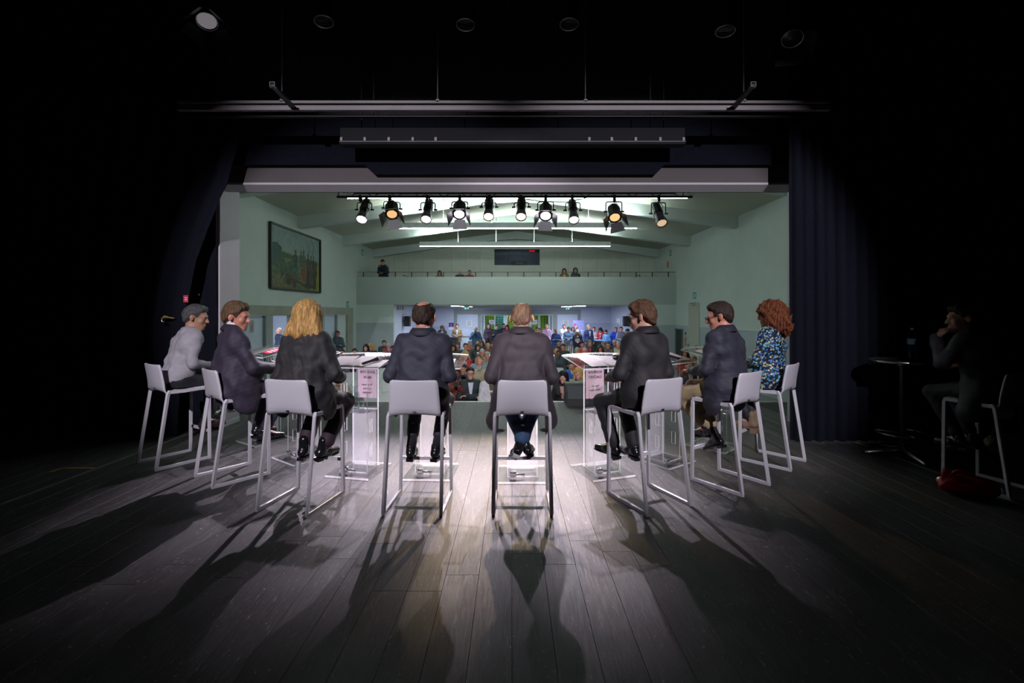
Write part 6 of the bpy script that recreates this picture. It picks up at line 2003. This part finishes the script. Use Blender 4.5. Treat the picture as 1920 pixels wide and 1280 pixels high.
SEATED = [
 # px, py of the top of the head, template, hair, hair colour, skin, top colour, label, extras
 (641, 654, 'sit_lap', 'short', (.03, .02, .015), 'a', NAV, 'dark-haired listener just visible below the standing man by the left door', {}),
 (665, 653, 'sit_lap', 'neat', (.02, .015, .012), 'c', BLACK, 'dark head just showing over the blond woman\'s lectern', {}),
 (686, 645, 'sit_girl', 'long', (.015, .01, .01), 'a', (.05, .05, .07), 'smiling woman with long black hair in the left seats', {}),
 (696, 644, 'sit_tilt', 'curly', (.40, .27, .12), 'a', NAV, 'listener with blond curls beside the long-haired woman', {}),
 (720, 638, 'sit_lap', 'spiky', (.012, .01, .01), 'c', (.02, .035, .03), 'young man with short black hair in a dark green jacket by the opening', {'shirt': (.3, .08, .15)}),
 (729, 642, 'sit_chin', 'cap', (.35, .35, .36), 'b', (.25, .06, .09), 'listener in a grey cap with hands before the face', {}),
 (737, 648, 'sit_lap', 'short', (.02, .015, .01), 'a', BLACK, 'dark-haired listener beside the balding panelist\'s shoulder', {}),
 (850, 645, 'sit_girl', 'long', (.02, .013, .01), 'c', BLACK, 'woman with long dark hair seated right of the balding panelist', {}),
 (857, 642, 'sit_tilt', 'short', (.06, .035, .02), 'b', (.05, .07, .08), 'young listener with brown hair leaning behind the dark-haired woman', {}),
 (873, 643, 'sit_lap', 'short', (.012, .01, .01), 'b', (.015, .03, .06), 'man with black hair in a navy jacket in the middle rows', {}),
 (881, 639, 'sit_tilt', 'short', (.28, .28, .27), 'b', (.55, .12, .02), 'grey-haired listener in an orange vest', {}),
 (896, 644, 'sit_girl', 'long', (.045, .025, .015), 'a', BLACK, 'woman with long brown hair in a black blazer and white top', {'shirt': (.6, .62, .65)}),
 (895, 639, 'sit_lap', 'thin', (.3, .2, .1), 'b', (.07, .08, .10), 'fair listener half hidden behind the woman in a black blazer', {}),
 (903, 638, 'sit_girl', 'bob', (.05, .03, .02), 'c', (.02, .025, .04), 'woman in a dark jacket in the last row of the middle seats', {}),
 (915, 643, 'sit_lap', 'short', (.45, .33, .12), 'b', (.11, .05, .03), 'blond listener in a brown coat with a blue scarf', {'shirt': (.03, .08, .5)}),
 (924, 641, 'sit_lap', 'buzz', (.03, .02, .015), 'c', (.06, .035, .025), 'listener in brown beside the blond one with a blue scarf', {}),
 (904, 654, 'sit_lap', 'short', (.42, .42, .42), 'b', (.33, .26, .16), 'white-haired listener in beige in the middle rows', {}),
 (914, 659, 'sit_tilt', 'neat', (.35, .34, .32), 'b', (.28, .30, .28), 'white-haired man with tilted head in a grey-green sweater', {}),
 (872, 657, 'sit_girl', 'bob', (.42, .27, .10), 'b', (.40, .02, .03), 'blond woman in a red jacket behind the balding man\'s lectern', {'shirt': (.4, .4, .42)}),
 (897, 664, 'sit_lap', 'short', (.08, .05, .03), 'b', (.22, .27, .33), 'brown-haired man in pale blue behind the bald bearded man', {}),
 (899, 673, 'sit_cross', None, None, 'b', (.36, .31, .20), 'bald man with a white beard in a beige cardigan, arms crossed', {'beard': (.5, .48, .46)}),
 (882, 688, 'sit_cross', 'short', (.012, .01, .012), 'a', (.014, .024, .026), 'black-haired man with spectacles in a dark suit, arms crossed', {'glasses': True, 'shirt': (.6, .66, .75)}),
 (921, 690, 'sit_lap', 'short', (.04, .03, .02), 'b', (.60, .60, .62), 'man in a white shirt with an olive scarf beside the panelist in jeans', {'shirt': (.10, .10, .05), 'glasses': True}),
 (856, 689, 'sit_phone', 'short', (.03, .015, .012), 'd', (.16, .03, .02), 'listener in a dark red top holding a phone behind the lectern', {}),
 (868, 681, 'sit_tilt', 'short', (.02, .015, .012), 'c', (.02, .03, .07), 'listener in a dark blue jacket beside the red-clad one', {}),
 (1056, 695, 'sit_girl', 'long', (.008, .007, .008), 'a', (.008, .008, .010), 'smiling woman with black hair and a black keyhole top in the front row', {'shirt': (.5, .26, .2)}),
 (1072, 675, 'sit_chin', 'short', (.02, .014, .012), 'c', (.01, .10, .50), 'man in a bright blue shirt with a hand at his mouth', {}),
 (1085, 688, 'sit_phone', 'long', (.50, .33, .10), 'a', (.32, .29, .16), 'woman with long blond hair filming with a phone', {}),
 (1047, 656, 'sit_lap', 'buzz', (.02, .015, .012), 'd', (.02, .028, .04), 'man with very short hair in a dark jacket at the panelist\'s elbow', {}),
 (1043, 652, 'sit_lap', 'thin', (.2, .15, .12), 'b', (.06, .06, .07), 'pink-faced man behind the one in a dark jacket', {}),
 (1048, 638, 'sit_lap', 'short', (.02, .015, .01), 'c', BLACK, 'dark-haired man in black in the last row behind the panelist in jeans', {}),
 (1056, 644, 'sit_tilt', 'short', (.025, .02, .015), 'b', (.015, .03, .028), 'man in a dark green sweater looking down', {}),
 (1082, 652, 'sit_lap', 'beanie', (.24, .30, .26), 'b', (.35, .02, .02), 'man in a pale green knit cap and a red jacket', {}),
 (1096, 651, 'sit_lap', 'thin', (.45, .45, .44), 'b', (.10, .11, .13), 'white-haired pink-faced man right of the knit cap', {}),
 (1092, 640, 'sit_lap', 'neat', (.015, .012, .01), 'b', (.42, .03, .02), 'dark-haired man with spectacles in a bright red jacket', {'glasses': True}),
 (1106, 638, 'sit_girl', 'hood', (.16, .12, .07), 'a', (.02, .015, .02), 'woman with a large fur hood and a pink scarf', {'shirt': (.5, .06, .2)}),
 (1126, 646, 'sit_chin', 'bob', (.05, .03, .02), 'b', (.05, .04, .04), 'brown-haired woman resting her cheek on a hand', {}),
 (1131, 641, 'sit_lap', 'beanie', (.13, .15, .17), 'b', (.06, .07, .08), 'listener in a grey knit cap behind the woman resting her cheek', {}),
 (1140, 641, 'sit_lap', 'short', (.10, .06, .03), 'b', (.07, .055, .045), 'man with spectacles in a brown jacket right of the grey knit cap', {'glasses': True}),
 (1152, 637, 'sit_lap', 'short', (.55, .55, .54), 'b', (.014, .018, .03), 'tall white-haired man in a dark navy jacket', {'shirt': (.3, .36, .5)}),
 (1159, 642, 'sit_lap', 'short', (.4, .36, .25), 'b', (.50, .50, .30), 'listener in a pale yellow jacket behind the white-haired man', {}),
 (1172, 646, 'sit_lap', 'thin', (.4, .28, .1), 'b', (.01, .08, .45), 'fair bald man in a blue sweater over yellow', {'shirt': (.5, .36, .04)}),
 (1175, 640, 'sit_girl', 'bob', (.10, .05, .02), 'b', (.07, .05, .04), 'brown-haired woman behind the man in a blue sweater', {}),
 (1163, 657, 'sit_girl', 'bob', (.45, .30, .12), 'b', (.10, .17, .11), 'blond woman with dark glasses in a green jacket', {'glasses': True}),
 (1177, 665, 'sit_lap', 'ring', (.2, .15, .1), 'b', (.20, .18, .15), 'bald man just behind the microphone of the right lectern', {}),
 (1186, 643, 'sit_tilt', 'long', (.02, .014, .012), 'a', BLACK, 'dark-haired woman leaning in beside the black-suited panelist', {}),
 (1161, 693, 'sit_girl', 'long', (.09, .05, .035), 'a', (.035, .03, .035), 'brown-haired woman seen through the right acrylic lectern', {}),
 (1284, 654, 'sit_girl', 'bob', (.05, .015, .01), 'c', (.20, .025, .015), 'woman with dark red hair far right between the two panelists', {}),
 (1302, 668, 'sit_lap', 'short', (.10, .05, .02), 'b', (.12, .06, .03), 'listener in brown partly hidden by the papers at right', {}),
 (1294, 676, 'sit_cross', 'short', (.03, .02, .015), 'a', (.012, .013, .018), 'man in a dark jacket and white collar under the right lectern', {'shirt': (.6, .62, .66)}),
 (636, 699, 'sit_girl', 'short', (.30, .28, .26), 'b', (.30, .30, .20), 'listener seen through the blond woman\'s lectern', {}),
]
PHONES = []
for i, (px, py, tp, hr, hcol, sk, tc, lab, ex) in enumerate(SEATED):
    sc = random.uniform(.96, 1.0)
    ht = HT[tp] * sc
    Y = (EYE - HF - ht) * FPX / (py - CY)
    Y = min(max(Y, 9.05), 20.9)
    X = (px - CX) * Y / FPX
    J = TPL[tp][0]
    hx = float(J['head'].translation.x)
    fc = facing(X, Y) + random.uniform(-.15, .15)
    z = HF + (EYE - (py - CY) * Y / FPX) - HF - ht        # keep feet on the floor: absorbed by scale
    sc *= (EYE - (py - CY) * Y / FPX - HF) / ht
    listener(tp, X + hx, Y, HF, fc, sc, lab, hr, hcol, sk, tc, **ex)
    chair(X + hx, Y + .0, fc, ' '.join(('pale chair under the ' + lab).split()[:16]), 'occupied chairs in the hall')
    taken.append((X, Y))
    if tp == 'sit_phone': PHONES.append((X + hx, Y, HF, fc, sc, J))
for r_ in range(9):
    Yr_ = 9.25 + r_ * 1.02
    for c_ in range(-9, 10):
        Xr_ = c_ * .62 + (.0 if c_ < 0 else .1)
        if abs(c_) == 0 or (r_ > 4 and abs(Xr_) > 3.8) or (r_ > 5 and Xr_ < -4): continue
        if any(abs(Xr_ - a) < .52 and abs(Yr_ - b) < .72 for a, b in taken): continue
        if Xr_ > 1.5 and r_ > 1: continue
        if abs(Xr_) > 4.9: continue
        chair(Xr_ + random.uniform(-.03, .03), Yr_ + random.uniform(-.04, .04), facing(Xr_, Yr_), 'empty pale grey chair, %s row from the stage, %s seat %s of the aisle' % (ORD[r_], ORD[abs(c_) - 1], 'left' if c_ < 0 else 'right'), GE)
        taken.append((Xr_, Yr_))
STAND = [
 # px, py, Y, template, hair, hair colour, skin, top, legs, label, extras, turn
 (829, 610, 25.6, 'stand_read', 'long', (.09, .05, .03), 'a', (.016, .017, .025), BLACK, 'woman in a dark jacket standing behind the tall foyer table', {'shirt': (.3, .42, .62)}, 0),
 (857, 607, 26.0, 'stand_front', 'short', (.03, .02, .015), 'b', (.24, .17, .08), (.015, .015, .02), 'man in a tan jacket standing with clasped hands in the foyer', {'shirt': (.5, .56, .7)}, 0),
 (892, 612, 22.6, 'stand_phone', None, None, 'c', (.03, .10, .20), (.015, .02, .03), 'bald man in a blue denim jacket filming with a phone', {'shirt': (.02, .025, .04)}, 0),
 (916, 605, 26.6, 'stand_down', 'beanie', (.03, .03, .16), 'b', (.05, .03, .05), (.03, .015, .03), 'man in a purple coat and blue knit cap by the glazed doors', {}, .3),
 (931, 609, 26.2, 'stand_cross', 'buzz', (.04, .03, .02), 'a', (.01, .012, .02), (.01, .014, .03), 'man in a black shirt with crossed arms by the glazed doors', {}, 0),
 (951, 609, 25.6, 'stand_front', 'bob', (.11, .03, .04), 'b', (.13, .03, .06), BLACK, 'person in burgundy beside the panelist\'s left ear', {}, -.2),
 (944, 606, 26.9, 'stand_down', 'short', (.02, .02, .02), 'c', (.012, .02, .045), BLACK, 'person in black between the man with crossed arms and the one in burgundy', {}, .5),
 (1005, 612, 25.8, 'stand_read', 'short', (.10, .07, .04), 'b', (.30, .32, .30), GRY, 'person in pale grey right of the fair-haired panelist', {}, .4),
 (1012, 615, 24.6, 'stand_down', 'short', (.02, .014, .01), 'c', (.05, .06, .10), NAV, 'dark-haired man right of the fair-haired panelist\'s ear', {}, -.5),
 (1025, 608, 25.2, 'stand_down', 'thin', (.35, .33, .32), 'b', (.62, .38, .56), (.03, .03, .06), 'man in a pink shirt with a dark shoulder strap', {'shirt': (.5, .32, .46)}, -.2),
 (1043, 616, 22.6, 'stand_cross', 'thin', (.2, .14, .1), 'b', (.015, .05, .20), (.30, .30, .32), 'man in a blue jacket and pale trousers with crossed arms', {}, .2),
 (1058, 608, 25.8, 'stand_down', 'short', (.05, .035, .02), 'b', (.62, .63, .68), (.40, .40, .42), 'young man in a white shirt before the right foyer door', {}, 0),
 (1066, 612, 24.2, 'stand_read', 'short', (.05, .04, .03), 'c', (.12, .19, .30), (.28, .22, .12), 'man in a grey-blue sweater and khaki trousers looking down', {}, 0),
 (1074, 612, 25.6, 'stand_down', 'long', (.08, .05, .03), 'b', (.16, .15, .16), BLACK, 'woman with brown hair before the violet banner', {}, .3),
 (1081, 610, 25.9, 'stand_front', None, None, 'b', (.05, .05, .07), NAV, 'bald man just in front of the violet banner', {}, 0),
 (1083, 618, 23.2, 'stand_read', 'bob', (.55, .50, .42), 'b', (.015, .015, .03), BLACK, 'woman with pale hair in a black top reading a leaflet', {'shirt': (.55, .45, .42)}, 0),
 (1104, 607, 24.0, 'stand_down', 'neat', (.30, .30, .30), 'b', (.014, .03, .10), (.012, .05, .22), 'grey-haired man in a navy blazer standing at the bar', {'shirt': (.5, .55, .65)}, .5),
 (1114, 613, 25.6, 'stand_front', 'short', (.04, .025, .02), 'b', (.55, .55, .60), GRY, 'person in white behind the man in a navy blazer', {}, 0),
 (1127, 614, 25.5, 'stand_read', 'bob', (.02, .015, .012), 'b', (.50, .03, .04), BLACK, 'person in a red vest behind the bar counter', {'shirt': (.5, .55, .6)}, -.3),
 (1139, 618, 23.9, 'stand_read', 'short', (.03, .02, .015), 'a', (.10, .30, .66), GRY, 'person in a light blue and white jacket at the bar', {'shirt': (.6, .62, .66)}, -.6),
 (1155, 613, 23.9, 'stand_front', 'short', (.10, .08, .07), 'b', (.01, .05, .52), NAV, 'man in a bright blue puffer jacket by the right foyer wall', {}, 0),
 (1165, 612, 23.4, 'stand_front', 'short', (.03, .02, .02), 'b', (.20, .23, .30), GRY, 'man in a grey shirt between two blue jackets', {}, .2),
 (1172, 616, 22.3, 'stand_read', 'short', (.015, .012, .012), 'c', (.012, .07, .26), (.03, .05, .10), 'man in a dark blue hooded sweater turned away at the right', {}, 1.3),
 (632, 620, 18.6, 'stand_cross', 'short', (.025, .02, .018), 'b', (.06, .09, .11), (.02, .02, .045), 'man in a grey-blue sweater standing with crossed arms by the left door', {'shirt': (.1, .16, .2), 'glasses': True}, -.1),
 (523, 608, 19.6, 'stand_down', 'thin', (.4, .38, .36), 'b', (.012, .02, .045), BLACK, 'man in dark blue behind the counter of the side room', {}, -.9),
]
for (px, py, Y, tp, hr, hcol, sk, tc, lg, lab, ex, turn) in STAND:
    X = (px - CX) * Y / FPX
    J = TPL[tp][0]
    sc = (EYE - (py - CY) * Y / FPX - HF) / HT[tp]
    sc = min(max(sc, .88), 1.06)
    o = listener(tp, X + float(J['head'].translation.x), Y + .05, HF, facing(X, Y) + turn, sc, lab, hr, hcol, sk, tc, lg, **ex)
    if tp == 'stand_phone': PHONES.append((X, Y + .05, HF, facing(X, Y) + turn, sc, J))
# on the balcony
BF = 2.36
for (px, py, Y, tp, hr, hcol, sk, tc, lg, lab, ex) in [
 (719, 487, 21.9, 'stand_read', 'short', (.03, .02, .015), 'b', (.012, .015, .028), (.012, .02, .035), 'man in a navy sweater with white stripes standing on the balcony', {}),
 (824, 507, 22.1, 'sit_girl', 'long', (.05, .035, .02), 'c', (.12, .11, .07), BLACK, 'woman with long hair seated alone on the balcony, left of the two men', {}),
 (862, 505, 22.1, 'sit_lap', None, None, 'a', (.03, .035, .035), BLACK, 'bald man seated on the balcony', {}),
 (880, 506, 22.1, 'sit_lap', 'short', (.03, .02, .015), 'c', (.20, .02, .03), BLACK, 'dark-haired man in red seated on the balcony beside the bald man', {}),
 (1058, 503, 22.1, 'sit_girl', 'long', (.05, .03, .02), 'b', (.12, .09, .05), BLACK, 'woman in a brown coat with a yellow scarf seated on the balcony', {'shirt': (.5, .3, .02)}),
 (1079, 502, 22.1, 'sit_girl', 'hood', (.010, .011, .015), 'c', (.010, .012, .018), BLACK, 'person in a black hood seated on the balcony at right', {})]:
    X = (px - CX) * Y / FPX
    sc = min(1.08, max(.9, (EYE - (py - CY) * Y / FPX - BF) / HT[tp]))
    o = listener(tp, X, Y, BF, 0, sc, lab, hr, hcol, sk, tc, lg, **ex)
    if tp.startswith('sit'):
        c = chair(X, Y, 0, ' '.join(('pale chair under the ' + lab).split()[:16]), 'occupied chairs on the balcony'); c.location.z = BF
    else:
        for s in (-1, 1): MB().cbox((s * .14 - .09, .10, 1.385), (s * .14 + .09, .158, 1.41), .006).build('chest_stripe', M['white_print'], o)
PH = MB().cbox((-.037, -.005, -.075), (.037, .005, .075), .004).mesh('phone', M['badge'])
for i, (x, y, z, fc, sc, J) in enumerate(PHONES):
    wl, wr_ = J['wrL'], J['wrR']
    p = (wl + wr_) / 2 + V3(0, .045, .085)
    m = T(x, y, z) @ RZ(R(180) + fc) @ Matrix.Scale(sc, 4) @ T(*[float(q) for q in p])
    o = obj('phone', PH, None, mtx=m)
    tag(o, ('dark phone held by the listener in dark red', 'dark phone held up by the long-haired blond woman', 'dark phone held up by the bald man in denim')[i], 'phone')
    MB().cbox((-.028, .005, .045), (-.008, .007, .068), .002).build('camera_bump', M['chrome'], o)
# leaflet of the pale-haired woman, shoulder bag on an empty chair
tag(MB().cbox((-.11, -.008, 0), (.11, .0, .15), .002).build('leaflet', M['paper'], loc=(lx(1082, 22.9), 22.78, .12)), 'pale leaflet read by the pale-haired woman', 'leaflet')
k = thing('shoulder_bag', 'beige bag left on an empty chair beside the balding panelist', 'handbag', (-2.28, 10.27, HF + .46))
soft_bag('bag_body', M['beige_bag'], k, .16, .07, .11, 21)
MB().tube(rounded([(-.11, 0, .16), (-.07, -.03, .33), (.07, -.03, .33), (.11, 0, .16)], .06), .010, 8).build('strap', M['beige_bag'], k)
